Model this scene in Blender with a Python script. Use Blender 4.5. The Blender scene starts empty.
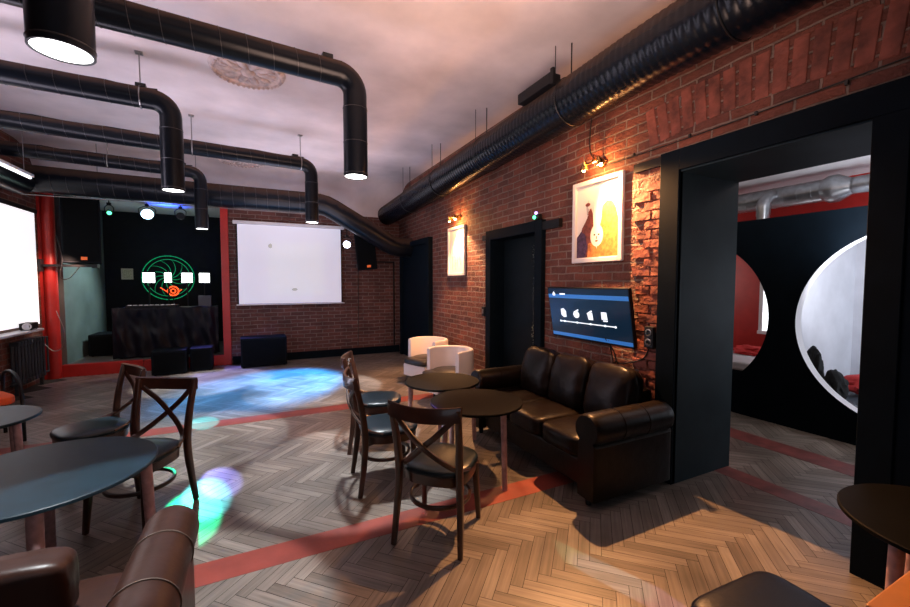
import bpy, bmesh, math, random
from mathutils import Vector, Matrix, noise
random.seed(7)
sc = bpy.context.scene
COL = sc.collection
PI = math.pi
XR, XL, YB, YF, ZC = 2.95, -3.2, 9.0, -2.6, 3.75     # right wall, left wall, back wall, wall behind camera, ceiling

# ------------------------------------------------------------------ materials
def nt(m):
    return m.node_tree.nodes, m.node_tree.links
def mat(name, col, rough=.5, metal=0., spec=.5, emit=None, es=0., bump=0., bscale=20., vary=0., vscale=6., coat=0., detail=4):
    m = bpy.data.materials.new(name); m.use_nodes = True
    N, L = nt(m); b = N['Principled BSDF']
    b.inputs['Base Color'].default_value = (*col, 1); b.inputs['Roughness'].default_value = rough
    b.inputs['Metallic'].default_value = metal; b.inputs['Specular IOR Level'].default_value = spec
    b.inputs['Coat Weight'].default_value = coat
    if emit:
        b.inputs['Emission Color'].default_value = (*emit, 1); b.inputs['Emission Strength'].default_value = es
    if vary or bump:
        tc = N.new('ShaderNodeTexCoord')
    if vary:
        n = N.new('ShaderNodeTexNoise'); n.inputs['Scale'].default_value = vscale; n.inputs['Detail'].default_value = detail
        L.new(tc.outputs['Object'], n.inputs['Vector'])
        r = N.new('ShaderNodeMapRange'); r.inputs[1].default_value = .3; r.inputs[2].default_value = .7
        r.inputs[3].default_value = 1 - vary; r.inputs[4].default_value = 1 + vary
        L.new(n.outputs['Fac'], r.inputs[0])
        h = N.new('ShaderNodeVectorMath'); h.operation = 'SCALE'; h.inputs[0].default_value = col
        L.new(r.outputs[0], h.inputs['Scale']); L.new(h.outputs[0], b.inputs['Base Color'])
    if bump:
        n = N.new('ShaderNodeTexNoise'); n.inputs['Scale'].default_value = bscale; n.inputs['Detail'].default_value = 5
        L.new(tc.outputs['Object'], n.inputs['Vector'])
        bp = N.new('ShaderNodeBump'); bp.inputs['Strength'].default_value = bump; bp.inputs['Distance'].default_value = .01
        L.new(n.outputs['Fac'], bp.inputs['Height']); L.new(bp.outputs[0], b.inputs['Normal'])
    return m

def brick_mat(name, axis, c1, c2, mortar, bw=.25, bh=.078, bump=1.0):
    m = bpy.data.materials.new(name); m.use_nodes = True
    N, L = nt(m); b = N['Principled BSDF']; b.inputs['Roughness'].default_value = .75
    tc = N.new('ShaderNodeTexCoord'); sp = N.new('ShaderNodeSeparateXYZ'); cb = N.new('ShaderNodeCombineXYZ')
    L.new(tc.outputs['Object'], sp.inputs[0]); L.new(sp.outputs[axis], cb.inputs[0]); L.new(sp.outputs['Z'], cb.inputs[1])
    w = N.new('ShaderNodeTexNoise'); w.inputs['Scale'].default_value = 5; w.inputs['Detail'].default_value = 3
    L.new(cb.outputs[0], w.inputs['Vector'])
    mx = N.new('ShaderNodeVectorMath'); mx.operation = 'MULTIPLY_ADD'
    L.new(w.outputs['Color'], mx.inputs[0]); mx.inputs[1].default_value = (.045, .03, 0); L.new(cb.outputs[0], mx.inputs[2])
    br = N.new('ShaderNodeTexBrick'); L.new(mx.outputs[0], br.inputs['Vector'])
    br.inputs['Scale'].default_value = 1; br.inputs['Brick Width'].default_value = bw; br.inputs['Row Height'].default_value = bh
    br.inputs['Mortar Size'].default_value = .009; br.inputs['Mortar Smooth'].default_value = .35; br.inputs['Bias'].default_value = 0
    br.inputs['Color1'].default_value = (*c1, 1); br.inputs['Color2'].default_value = (*c2, 1); br.inputs['Mortar'].default_value = (*mortar, 1)
    n2 = N.new('ShaderNodeTexNoise'); n2.inputs['Scale'].default_value = 2.2; n2.inputs['Detail'].default_value = 8; n2.inputs['Roughness'].default_value = .7
    L.new(cb.outputs[0], n2.inputs['Vector'])
    r = N.new('ShaderNodeMapRange'); r.inputs[1].default_value = .3; r.inputs[2].default_value = .7; r.inputs[3].default_value = .55; r.inputs[4].default_value = 1.4
    L.new(n2.outputs['Fac'], r.inputs[0])
    sc_ = N.new('ShaderNodeVectorMath'); sc_.operation = 'SCALE'; L.new(br.outputs['Color'], sc_.inputs[0]); L.new(r.outputs[0], sc_.inputs['Scale'])
    L.new(sc_.outputs[0], b.inputs['Base Color'])
    n3 = N.new('ShaderNodeTexNoise'); n3.inputs['Scale'].default_value = 45; n3.inputs['Detail'].default_value = 6
    L.new(cb.outputs[0], n3.inputs['Vector'])
    n4 = N.new('ShaderNodeTexNoise'); n4.inputs['Scale'].default_value = 9; n4.inputs['Detail'].default_value = 2
    L.new(cb.outputs[0], n4.inputs['Vector'])
    a = N.new('ShaderNodeMath'); a.operation = 'MULTIPLY_ADD'; L.new(br.outputs['Fac'], a.inputs[0]); a.inputs[1].default_value = -1.1; L.new(n3.outputs['Fac'], a.inputs[2])
    a2 = N.new('ShaderNodeMath'); a2.operation = 'MULTIPLY_ADD'; L.new(n4.outputs['Fac'], a2.inputs[0]); a2.inputs[1].default_value = 1.6; L.new(a.outputs[0], a2.inputs[2])
    bp = N.new('ShaderNodeBump'); bp.inputs['Strength'].default_value = bump; bp.inputs['Distance'].default_value = .016
    L.new(a2.outputs[0], bp.inputs['Height']); L.new(bp.outputs[0], b.inputs['Normal'])
    return m

def parquet_mat():
    m = bpy.data.materials.new('parquet'); m.use_nodes = True
    N, L = nt(m); b = N['Principled BSDF']
    g = N.new('ShaderNodeNewGeometry'); at = N.new('ShaderNodeAttribute'); at.attribute_name = 'dir'
    tc = N.new('ShaderNodeTexCoord')
    rot = N.new('ShaderNodeVectorRotate'); rot.rotation_type = 'Z_AXIS'; L.new(tc.outputs['Object'], rot.inputs['Vector']); L.new(at.outputs['Fac'], rot.inputs['Angle'])
    mp = N.new('ShaderNodeVectorMath'); mp.operation = 'MULTIPLY'; mp.inputs[1].default_value = (3, 60, 1); L.new(rot.outputs[0], mp.inputs[0])
    ad = N.new('ShaderNodeVectorMath'); ad.operation = 'ADD'; L.new(mp.outputs[0], ad.inputs[0])
    rs = N.new('ShaderNodeMath'); rs.operation = 'MULTIPLY'; rs.inputs[1].default_value = 40; L.new(g.outputs['Random Per Island'], rs.inputs[0]); L.new(rs.outputs[0], ad.inputs[1])
    gr = N.new('ShaderNodeTexNoise'); gr.inputs['Scale'].default_value = 1; gr.inputs['Detail'].default_value = 4; L.new(ad.outputs[0], gr.inputs['Vector'])
    ramp = N.new('ShaderNodeValToRGB'); L.new(g.outputs['Random Per Island'], ramp.inputs[0])
    e = ramp.color_ramp.elements; e[0].color = (.155, .128, .108, 1); e[1].color = (.27, .235, .205, 1)
    e2 = e.new(.45); e2.color = (.195, .165, .142, 1); e3 = e.new(.75); e3.color = (.23, .195, .168, 1)
    big = N.new('ShaderNodeTexNoise'); big.inputs['Scale'].default_value = 1.3; big.inputs['Detail'].default_value = 6; L.new(tc.outputs['Object'], big.inputs['Vector'])
    r1 = N.new('ShaderNodeMapRange'); r1.inputs[1].default_value = .3; r1.inputs[2].default_value = .7; r1.inputs[3].default_value = .55; r1.inputs[4].default_value = 1.35; L.new(big.outputs['Fac'], r1.inputs[0])
    r2 = N.new('ShaderNodeMapRange'); r2.inputs[1].default_value = .3; r2.inputs[2].default_value = .7; r2.inputs[3].default_value = .7; r2.inputs[4].default_value = 1.2; L.new(gr.outputs['Fac'], r2.inputs[0])
    mu = N.new('ShaderNodeMath'); mu.operation = 'MULTIPLY'; L.new(r1.outputs[0], mu.inputs[0]); L.new(r2.outputs[0], mu.inputs[1])
    s = N.new('ShaderNodeVectorMath'); s.operation = 'SCALE'; L.new(ramp.outputs[0], s.inputs[0]); L.new(mu.outputs[0], s.inputs['Scale'])
    L.new(s.outputs[0], b.inputs['Base Color'])
    r3 = N.new('ShaderNodeMapRange'); r3.inputs[3].default_value = .20; r3.inputs[4].default_value = .55; L.new(big.outputs['Fac'], r3.inputs[0]); L.new(r3.outputs[0], b.inputs['Roughness'])
    bp = N.new('ShaderNodeBump'); bp.inputs['Strength'].default_value = .25; bp.inputs['Distance'].default_value = .002; L.new(gr.outputs['Fac'], bp.inputs['Height']); L.new(bp.outputs[0], b.inputs['Normal'])
    return m

def duct_mat(name, base=(.003, .005, .009), rough=.30, dust=(.075, .046, .034)):
    m = bpy.data.materials.new(name); m.use_nodes = True
    N, L = nt(m); b = N['Principled BSDF']; b.inputs['Specular IOR Level'].default_value = .7
    g = N.new('ShaderNodeNewGeometry'); sp = N.new('ShaderNodeSeparateXYZ'); L.new(g.outputs['Normal'], sp.inputs[0]); b.inputs['Specular IOR Level'].default_value = .25
    tc = N.new('ShaderNodeTexCoord'); n = N.new('ShaderNodeTexNoise'); n.inputs['Scale'].default_value = 9; n.inputs['Detail'].default_value = 6; L.new(tc.outputs['Object'], n.inputs['Vector'])
    a = N.new('ShaderNodeMath'); a.operation = 'MULTIPLY_ADD'; L.new(n.outputs['Fac'], a.inputs[0]); a.inputs[1].default_value = .5; L.new(sp.outputs['Z'], a.inputs[2])
    r = N.new('ShaderNodeMapRange'); r.inputs[1].default_value = .45; r.inputs[2].default_value = .85; L.new(a.outputs[0], r.inputs[0])
    mx = N.new('ShaderNodeMix'); mx.data_type = 'RGBA'; mx.inputs[6].default_value = (*base, 1); mx.inputs[7].default_value = (*dust, 1); L.new(r.outputs[0], mx.inputs[0])
    L.new(mx.outputs[2], b.inputs['Base Color'])
    r2 = N.new('ShaderNodeMapRange'); r2.inputs[3].default_value = rough; r2.inputs[4].default_value = .9; L.new(r.outputs[0], r2.inputs[0]); L.new(r2.outputs[0], b.inputs['Roughness'])
    return m

M = {}
M['brick_r'] = brick_mat('brick_right', 'Y', (.20, .055, .032), (.10, .030, .021), (.21, .145, .115), bump=1.0)
M['brick_b'] = brick_mat('brick_back', 'X', (.15, .050, .038), (.085, .032, .026), (.19, .14, .125), bump=.8)
M['ceil'] = mat('ceiling_plaster', (.74, .66, .66), .6, vary=.24, vscale=1.1, bump=.3, bscale=3, detail=8)
M['plaster'] = mat('white_plaster', (.75, .74, .76), .7, vary=.05)
M['black'] = mat('black_paint', (.003, .007, .012), .6, spec=.06, vary=.15)
M['jamb'] = mat('dark_teal_paint', (.020, .036, .046), .55, spec=.15, vary=.18, vscale=3)
M['blackwall'] = mat('black_stage_wall', (.006, .008, .010), .8, spec=.2, vary=.2)
M['teal'] = mat('stage_side_wall', (.11, .145, .145), .45, vary=.25, vscale=2)
M['red'] = mat('red_paint', (.42, .018, .014), .42, vary=.12)
M['redfloor'] = mat('red_floor_paint', (.24, .045, .032), .5, vary=.18, vscale=5, bump=.1)
M['darkredfloor'] = mat('worn_dark_red_floor_paint', (.19, .055, .05), .4, vary=.4, vscale=7, bump=.1)
M['parquet'] = parquet_mat()
M['gap'] = mat('floor_gap', (.03, .022, .018), .9)
M['duct'] = duct_mat('black_duct')
M['bigduct'] = duct_mat('black_ribbed_duct', rough=.25)
M['silver'] = mat('galvanised_duct', (.42, .44, .46), .3, metal=.9, vary=.2, vscale=12)
M['seam'] = mat('duct_seam', (.05, .05, .055), .35, metal=.3)
M['lamp'] = mat('lamp_white', (1, 1, 1), .5, emit=(1, 1, .97), es=9)
M['tube'] = mat('tube_lamp', (1, 1, 1), .5, emit=(.9, .95, 1), es=2)
M['walnut'] = mat('dark_walnut', (.045, .015, .008), .32, vary=.3, vscale=14, coat=.3)
M['vinyl'] = mat('black_vinyl', (.004, .012, .018), .33, spec=.4, bump=.05, bscale=60)
M['top'] = mat('black_tabletop', (.003, .0028, .003), .6, spec=.08, vary=.2, vscale=20)
M['edge'] = mat('tabletop_edge', (.02, .02, .022), .4)
M['topteal'] = mat('blue_black_tabletop', (.007, .020, .030), .45, spec=.35, vary=.2, vscale=12)
M['paleleg'] = mat('pale_rose_wood', (.42, .25, .25), .5, vary=.25, vscale=25)
M['leather'] = mat('dark_brown_leather', (.006, .0032, .0022), .36, spec=.20, vary=.25, vscale=9, bump=.35, bscale=14)
M['leather2'] = mat('brown_leather', (.030, .011, .007), .38, spec=.3, vary=.2, vscale=9, bump=.2, bscale=14)
M['stitch'] = mat('light_stitching', (.10, .07, .055), .7)
M['white_leather'] = mat('white_leather', (.78, .70, .68), .4, bump=.15, bscale=18)
M['plastic'] = mat('black_plastic', (.007, .007, .009), .45, spec=.25)
M['cabinet'] = mat('black_speaker_cabinet', (.003, .005, .008), .6, spec=.1, bump=.2, bscale=150)
M['grille'] = mat('speaker_grille', (.003, .004, .005), .8, spec=.08, bump=.6, bscale=300)
M['orange'] = mat('orange_badge', (.9, .16, .03), .5, emit=(.9, .16, .03), es=.25)
M['screen'] = mat('projection_screen', (.70, .70, .74), .8, emit=(.80, .80, 1.0), es=.42)  # emission stands in for projector light on the canvas
M['image'] = mat('projected_image', (.70, .71, .73), .8, emit=(.79, .81, .92), es=.47)  # projected picture put in as emission of the surface
M['screenl'] = mat('bright_projection_screen', (.9, .9, .9), .8, emit=(1, .97, 1), es=.9)  # left canvas glows in place of projector light falling on it
M['whitemetal'] = mat('white_enamel', (.75, .75, .78), .4)
M['steel'] = mat('dull_steel', (.35, .34, .33), .35, metal=.9)
M['brass'] = mat('brass', (.55, .33, .12), .25, metal=1)
M['cloth'] = mat('black_tarpaulin', (.004, .005, .010), .4, spec=.2, bump=.3, bscale=6)
M['radiator'] = mat('radiator_paint', (.018, .026, .034), .45)
M['redcloth'] = mat('red_fabric', (.55, .03, .03), .8, bump=.4, bscale=20)
M['orangecloth'] = mat('orange_red_fabric', (.75, .10, .02), .8, bump=.3, bscale=20)
M['blackcloth'] = mat('black_fabric', (.012, .014, .016), .85, bump=.5, bscale=25)
M['mattress'] = mat('blue_grey_vinyl', (.06, .08, .10), .35)
M['whitemat'] = mat('pale_mattress', (.55, .57, .62), .6)
M['tvscr'] = mat('tv_screen', (.01, .02, .04), .15, emit=(.004, .03, .07), es=.35)
M['tvband'] = mat('tv_blue_band', (.05, .2, .5), .2, emit=(.03, .17, .55), es=.6)
M['tvwhite'] = mat('tv_white', (.9, .9, .9), .3, emit=(.8, .9, 1), es=1.0)
M['frame'] = mat('white_picture_frame', (.72, .68, .68), .45)
M['paper'] = mat('white_print', (.86, .80, .72), .6)
M['p_orange'] = mat('print_orange', (.62, .22, .05), .6, vary=.4, vscale=30)
M['p_brown'] = mat('print_brown', (.20, .045, .025), .6, vary=.5, vscale=30)
M['p_dark'] = mat('print_violet_black', (.07, .03, .07), .6, vary=.6, vscale=30)
M['p_grey'] = mat('print_pale_grey', (.50, .46, .42), .6, vary=.4, vscale=25)
M['p_ink'] = mat('print_ink', (.03, .02, .02), .6)
M['led'] = mat('led_panel', (1, 1, 1), .5, emit=(.93, 1, .97), es=6)
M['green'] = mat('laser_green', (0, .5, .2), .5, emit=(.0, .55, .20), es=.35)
M['redlaser'] = mat('laser_red', (.6, .05, 0), .5, emit=(1, .10, .02), es=1.6)
M['bluelens'] = mat('blue_lens', (.6, .8, 1), .3, emit=(.45, .75, 1), es=7)
M['violetlens'] = mat('violet_light', (.7, .7, 1), .3, emit=(.75, .78, 1), es=7)
M['greenlight'] = mat('green_light', (.1, 1, .4), .3, emit=(.1, 1, .4), es=3)
M['warm'] = mat('warm_bulb', (1, .7, .3), .5, emit=(1, .62, .25), es=45)
M['garland'] = mat('foil_garland', (.70, .78, .66), .35, metal=.3, vary=.6, vscale=90)
M['lightwood'] = mat('orange_varnished_wood', (.48, .20, .06), .35, vary=.15, vscale=8)
M['window'] = mat('bright_window', (1, 1, 1), .5, emit=(.92, .95, 1), es=2.2)
M['paperpic'] = mat('yellowed_picture', (.45, .45, .30), .6, vary=.6, vscale=60)
M['cable'] = mat('black_cable', (.01, .01, .01), .5)
M['rosette'] = mat('rosette_plaster', (.56, .46, .44), .6, vary=.3, vscale=14)
M['whitewash'] = mat('whitewashed_board', (.66, .68, .74), .55, vary=.10, vscale=3)

# ------------------------------------------------------------------ geometry helpers
def obj(name, bm, m, parent=None, smooth=False, bevel=0.):
    me = bpy.data.meshes.new(name); 
    bmesh.ops.recalc_face_normals(bm, faces=bm.faces)
    bm.to_mesh(me); bm.free()
    for mm in (m if isinstance(m, (list, tuple)) else [m]): me.materials.append(mm)
    if smooth:
        me.polygons.foreach_set('use_smooth', [True] * len(me.polygons))
        try: me.set_sharp_from_angle(angle=math.radians(40))
        except Exception: pass
    o = bpy.data.objects.new(name, me); COL.objects.link(o)
    if parent is not None: o.parent = parent
    if bevel:
        md = o.modifiers.new('bevel', 'BEVEL'); md.width = bevel; md.segments = 2; md.limit_method = 'ANGLE'
    return o
def thing(name, label, cat, loc=(0, 0, 0), rotz=0., group=None, rot=None):
    o = bpy.data.objects.new(name, None); COL.objects.link(o); o.empty_display_size = .1
    o.location = loc; o.rotation_euler = rot if rot else (0, 0, rotz)
    o['label'] = label; o['category'] = cat
    if group: o['group'] = group
    return o
def tag(o, label, cat, group=None):
    o['label'] = label; o['category'] = cat
    if group: o['group'] = group
    return o
def struct(name, bm, m, parent=None, **k):
    o = obj(name, bm, m, parent, **k)
    if parent is None: o['kind'] = 'structure'
    return o
def dup(root, loc, rotz, label):
    r = root.copy(); COL.objects.link(r); r.location = loc; r.rotation_euler = (0, 0, rotz); r['label'] = label
    for ch in list(root.children):
        c = ch.copy(); COL.objects.link(c); c.parent = r
        for g in ch.children:
            d = g.copy(); COL.objects.link(d); d.parent = c
    return r
def B(): return bmesh.new()
def box(bm, x0, x1, y0, y1, z0, z1, mi=0, mtx=None):
    v = [bm.verts.new((x, y, z)) for x in (x0, x1) for y in (y0, y1) for z in (z0, z1)]
    if mtx is not None:
        for q in v: q.co = mtx @ q.co
    for f in ((0, 1, 3, 2), (4, 6, 7, 5), (0, 4, 5, 1), (2, 3, 7, 6), (0, 2, 6, 4), (1, 5, 7, 3)):
        bm.faces.new([v[i] for i in f]).material_index = mi
    return bm
def tube(bm, pts, rad, n=12, caps=True, flat=None, up=None, mi=0):
    """sweep a circle (or flat=(w,h) ellipse-box section) along pts"""
    P = [Vector(p) for p in pts]; R = rad if isinstance(rad, (list, tuple)) else [rad] * len(P)
    T = []
    for i in range(len(P)):
        a = P[max(0, i - 1)]; b = P[min(len(P) - 1, i + 1)]; T.append((b - a).normalized())
    ref = Vector(up) if up else (Vector((0, 0, 1)) if abs(T[0].z) < .9 else Vector((1, 0, 0)))
    n1 = (ref - T[0] * ref.dot(T[0])).normalized(); rings = []
    for i, p in enumerate(P):
        if i: n1 = (n1 - T[i] * n1.dot(T[i])).normalized() if not up else (ref - T[i] * ref.dot(T[i])).normalized()
        n2 = T[i].cross(n1); ring = []
        for k in range(n):
            a = 2 * PI * k / n
            if flat:
                c, s = math.cos(a), math.sin(a); q = .45
                cx = math.copysign(abs(c) ** q, c) * flat[1] / 2 * R[i]; sx = math.copysign(abs(s) ** q, s) * flat[0] / 2 * R[i]
                ring.append(bm.verts.new(p + n1 * cx + n2 * sx))
            else:
                ring.append(bm.verts.new(p + (n1 * math.cos(a) + n2 * math.sin(a)) * R[i]))
        rings.append(ring)
    for a, b in zip(rings, rings[1:]):
        for k in range(n): bm.faces.new((a[k], a[(k + 1) % n], b[(k + 1) % n], b[k])).material_index = mi
    if caps:
        bm.faces.new(rings[0][::-1]).material_index = mi; bm.faces.new(rings[-1]).material_index = mi
    return bm
def lathe(bm, prof, n=32, c=(0, 0, 0), mi=0, mtx=None, a0=0, a1=2 * PI):
    full = abs(a1 - a0 - 2 * PI) < 1e-6; rings = []
    m = n if full else n + 1
    for r, z in prof:
        ring = []
        for k in range(m):
            a = a0 + (a1 - a0) * k / n
            p = Vector((max(r, 1e-4) * math.cos(a), max(r, 1e-4) * math.sin(a), z))
            if mtx is not None: p = mtx @ p
            ring.append(bm.verts.new(p + Vector(c)))
        rings.append(ring)
    for a, b in zip(rings, rings[1:]):
        for k in range(n):
            j = (k + 1) % m
            bm.faces.new((a[k], a[j], b[j], b[k])).material_index = mi
    return bm
def disc(bm, r, c, n=32, mi=0, mtx=None):
    vs = []
    for k in range(n):
        p = Vector((r * math.cos(2 * PI * k / n), r * math.sin(2 * PI * k / n), 0))
        if mtx is not None: p = mtx @ p
        vs.append(bm.verts.new(p + Vector(c)))
    bm.faces.new(vs).material_index = mi; return bm
def smooth_path(pts, k=8):
    """Catmull-Rom"""
    P = [Vector(p) for p in pts]; P = [P[0] * 2 - P[1]] + P + [P[-1] * 2 - P[-2]]; out = []
    for i in range(1, len(P) - 2):
        for j in range(k):
            t = j / k; a, b, c, d = P[i - 1:i + 3]
            out.append(.5 * ((2 * b) + (c - a) * t + (2 * a - 5 * b + 4 * c - d) * t * t + (3 * b - a - 3 * c + d) * t ** 3))
    out.append(P[-2]); return out
def cushion(bm, sx, sy, sz, c=(0, 0, 0), p=5., puff=.25, n=14, wr=.006, seed=0, mtx=None, mi=0):
    """rounded, slightly wrinkled leather cushion, full sizes sx sy sz"""
    tmp = bmesh.new(); bmesh.ops.create_cube(tmp, size=2)
    bmesh.ops.subdivide_edges(tmp, edges=tmp.edges, cuts=n, use_grid_fill=True)
    mp = {}
    for v in tmp.verts:
        x, y, z = v.co; L_ = (abs(x) ** p + abs(y) ** p + abs(z) ** p) ** (1 / p); q = Vector((x, y, z)) / L_
        f = 1 + puff * (1 - abs(q.x) ** 2) * (1 - abs(q.y) ** 2) if abs(z) > .5 else 1
        w = noise.noise(Vector((q.x * 2.3 + seed, q.y * 2.3, q.z * 2.3 + seed))) * wr * 2 + noise.noise(Vector((q.x * 6 + seed, q.y * 6, q.z * 6))) * wr
        q = Vector((q.x * sx / 2, q.y * sy / 2, q.z * sz / 2 * f)) * (1 + w)
        if mtx is not None: q = mtx @ q
        mp[v.index] = bm.verts.new(q + Vector(c))
    for f in tmp.faces: bm.faces.new([mp[v.index] for v in f.verts]).material_index = mi
    tmp.free(); return bm
def poly(bm, pts, mi=0):
    bm.faces.new([bm.verts.new(p) for p in pts]).material_index = mi; return bm
def RX(a): return Matrix.Rotation(a, 4, 'X')
def RY(a): return Matrix.Rotation(a, 4, 'Y')
def RZ(a): return Matrix.Rotation(a, 4, 'Z')
def aim(d):  # matrix turning +Z to direction d
    return Vector(d).normalized().to_track_quat('Z', 'Y').to_matrix().to_4x4()

# ------------------------------------------------------------------ room shell
# herringbone floor: every plank is an island of one mesh over a dark base
def floor_mesh():
    bm = B(); lay = bm.faces.layers.float.new('dir')
    W, n = .066, 6; Lp = W * n; g = .0014; X0, X1, Y0, Y1 = XL, 7.0, YF, 11.4
    R = RZ(-PI / 4)
    def plank(a0, a1, b0, b1, d):
        c = R @ Vector(((a0 + a1) / 2, (b0 + b1) / 2, 0))
        if not (X0 + .2 < c.x < X1 - .2 and Y0 + .2 < c.y < Y1 - .2): return
        if c.x > 3.4 and not (-1.5 < c.y < 6): return
        if c.y > 8.9: return
        f = bm.faces.new([bm.verts.new(R @ Vector((x, y, 0))) for x, y in ((a0 + g, b0 + g), (a1 - g, b0 + g), (a1 - g, b1 - g), (a0 + g, b1 - g))])
        f[lay] = d
    for s in range(-40, 41):
        for k in range(-240, 240):
            ox = k * W + s * 2 * Lp; oy = k * W
            q = R @ Vector((ox, oy, 0))
            if not (X0 - 2 < q.x < X1 + 2 and Y0 - 2 < q.y < Y1 + 2): continue
            plank(ox, ox + Lp, oy, oy + W, PI / 4)
            plank(ox, ox + W, oy + W, oy + W + Lp, -PI / 4)
    for v in bm.verts: v.co.z = .003
    return bm
bm = B(); box(bm, XL - .4, 7.4, YF - .3, 11.8, -.12, 0)
struct('floor', bm, M['gap'])
fb = floor_mesh()
me = bpy.data.meshes.new('floor_parquet'); fb.to_mesh(me); fb.free(); me.materials.append(M['parquet'])
fo = bpy.data.objects.new('floor_parquet', me); COL.objects.link(fo); fo['kind'] = 'structure'
def strip(n, x0, x1, y0, y1, m):
    bm = B(); box(bm, x0, x1, y0, y1, .001, .0045); struct('trim_%d' % n, bm, m)
strip(1, XL, XR, 2.43, 2.63, M['redfloor'])
strip(2, XL, XR, 5.13, 5.36, M['redfloor'])
strip(3, 3.46, 3.65, .98, 2.06, M['darkredfloor'])
strip(4, 4.38, 4.66, -1.3, 5.8, M['darkredfloor'])
# ceiling with rounded cove at the back
bm = B(); box(bm, XL - .3, XR + .1, YF - .1, YB + .1, ZC, ZC + .15)
cv = .68; n = 10
prof = [(YB, ZC - cv)] + [(YB - cv + cv * math.cos(a), ZC - cv + cv * math.sin(a)) for a in [PI / 2 * k / n for k in range(n + 1)]] + [(YB, ZC)]
va = [bm.verts.new((XL, y, z)) for y, z in prof[1:]]; vb = [bm.verts.new((XR, y, z)) for y, z in prof[1:]]
for k in range(len(va) - 1): bm.faces.new((va[k], vb[k], vb[k + 1], va[k + 1]))
struct('ceiling', bm, M['ceil'], smooth=True)
bm = B(); box(bm, 3.63, 7.2, -1.6, 6.1, 2.98, 3.1); struct('ceiling_hall', bm, M['plaster'])
bm = B(); box(bm, -3.1, -.5, YB + .15, 11.5, 3.17, 3.45); struct('ceiling_stage', bm, M['plaster'])
# right wall with the passage
OY0, OY1, OZ = .97, 2.07, 2.46
bm = B(); box(bm, XR, XR + .69, YF, OY0, 0, ZC); box(bm, XR, XR + .69, OY0, OY1, OZ, ZC)
box(bm, XR, XR + .69, OY1, 3.82, 0, ZC); box(bm, XR, XR + .69, 3.82, 4.83, 2.2, ZC); box(bm, XR, XR + .69, 4.83, YB + .3, 0, ZC)
wr = struct('wall_right', bm, M['brick_r'])
bm = B()   # relieving arch of upright bricks over the passage
for k in range(17):
    y = .75 + k * .098; t = (k - 8) / 8.; z0 = 2.79 - .06 * t * t
    m_ = Matrix.Translation((XR, y, z0)) @ RX(-t * .16)
    box(bm, -.006, .03, -.041, .041, 0, .30 + random.uniform(-.015, .015), mtx=m_)
struct('brick_arch', bm, mat('arch_brick', (.21, .058, .038), .75, vary=.5, vscale=9, bump=1, bscale=25), wr, bevel=.006)
bm = B(); random.seed(11)     # rough, proud brickwork beside the passage frame
z = .02; row = 0
while z < 2.42:
    h = .070; a = 2.225; cut = 2.43 + (.05 if row % 2 else -.03) + random.uniform(-.02, .02); row += 1
    segs = [(a, cut)] if row % 2 else [(a, a + random.uniform(.06, .10)), (a + .105, cut)]
    for y0, y1 in segs:
        p = random.uniform(.006, .020); tmp = bmesh.new(); box(tmp, -p, .02, -(y1 - y0) / 2, (y1 - y0) / 2, -h / 2 + .003, h / 2 - .003)
        bmesh.ops.subdivide_edges(tmp, edges=tmp.edges, cuts=4, use_grid_fill=True)
        off = Vector((XR, (y0 + y1) / 2, z + h / 2)); mp = {}
        for v in tmp.verts:
            q = v.co + off; nn = noise.noise_vector(q * 14) * .006 + noise.noise_vector(q * 40) * .004
            mp[v.index] = bm.verts.new(q + Vector((nn.x, nn.y * .6, nn.z * .6)))
        for f in tmp.faces: bm.faces.new([mp[v.index] for v in f.verts])
        tmp.free()
    z += .078
struct('brick_pier', bm, bpy.data.materials['arch_brick'], wr, smooth=True)
# portal lining and black trim of the passage (door_1)
bm = B(); T = .012
box(bm, XR - .03, XR + .72, OY1 - T, OY1, .0, OZ); box(bm, XR - .03, XR + .72, OY0, OY0 + T, 0, OZ); box(bm, XR - .03, XR + .72, OY0, OY1, OZ - T, OZ)
dl = struct('door_1', bm, M['jamb'])
bm = B()
box(bm, XR - .05, XR + .001, OY1 - .012, OY1 + .15, 0, OZ + .16); box(bm, XR - .05, XR + .001, OY0 - .13, OY0 + .012, 0, OZ + .0)
box(bm, XR - .05, XR + .001, OY0 - 1.0, OY1 - .012, OZ, OZ + .16); box(bm, XR - .035, XR + .001, OY0 - 1.0, OY0 - .13, 0, OZ)
struct('door_frame', bm, M['black'], dl, bevel=.004)
bm = B(); box(bm, XR - .03, XR + .01, OY1 + .15, OY1 + .42, OZ + .08, OZ + .15); struct('lintel_beam', bm, M['plastic'], dl)
# left wall, wall behind the camera
bm = B(); box(bm, XL - .3, XL, YF, YB + .3, 0, ZC); struct('wall_left', bm, M['brick_r'])
bm = B(); box(bm, XL - .3, XR + .7, YF - .3, YF, 0, ZC); struct('wall_front', bm, M['brick_b'])
# back wall: brick right of the stage, header above the stage
SX0, SX1 = -2.86, -.62
bm = B(); box(bm, SX1 + .13, XR + .1, YB, YB + .25, 0, ZC); box(bm, XL, -3.14, YB, YB + .25, 0, 3.3); box(bm, XL, SX1 + .13, YB, YB + .25, 3.3, ZC)
struct('wall_back', bm, M['brick_b'])
bm = B(); box(bm, SX1 + .15, XR - .02, YB - .03, YB, 0, .16); struct('baseboard_back', bm, M['black'])
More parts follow.
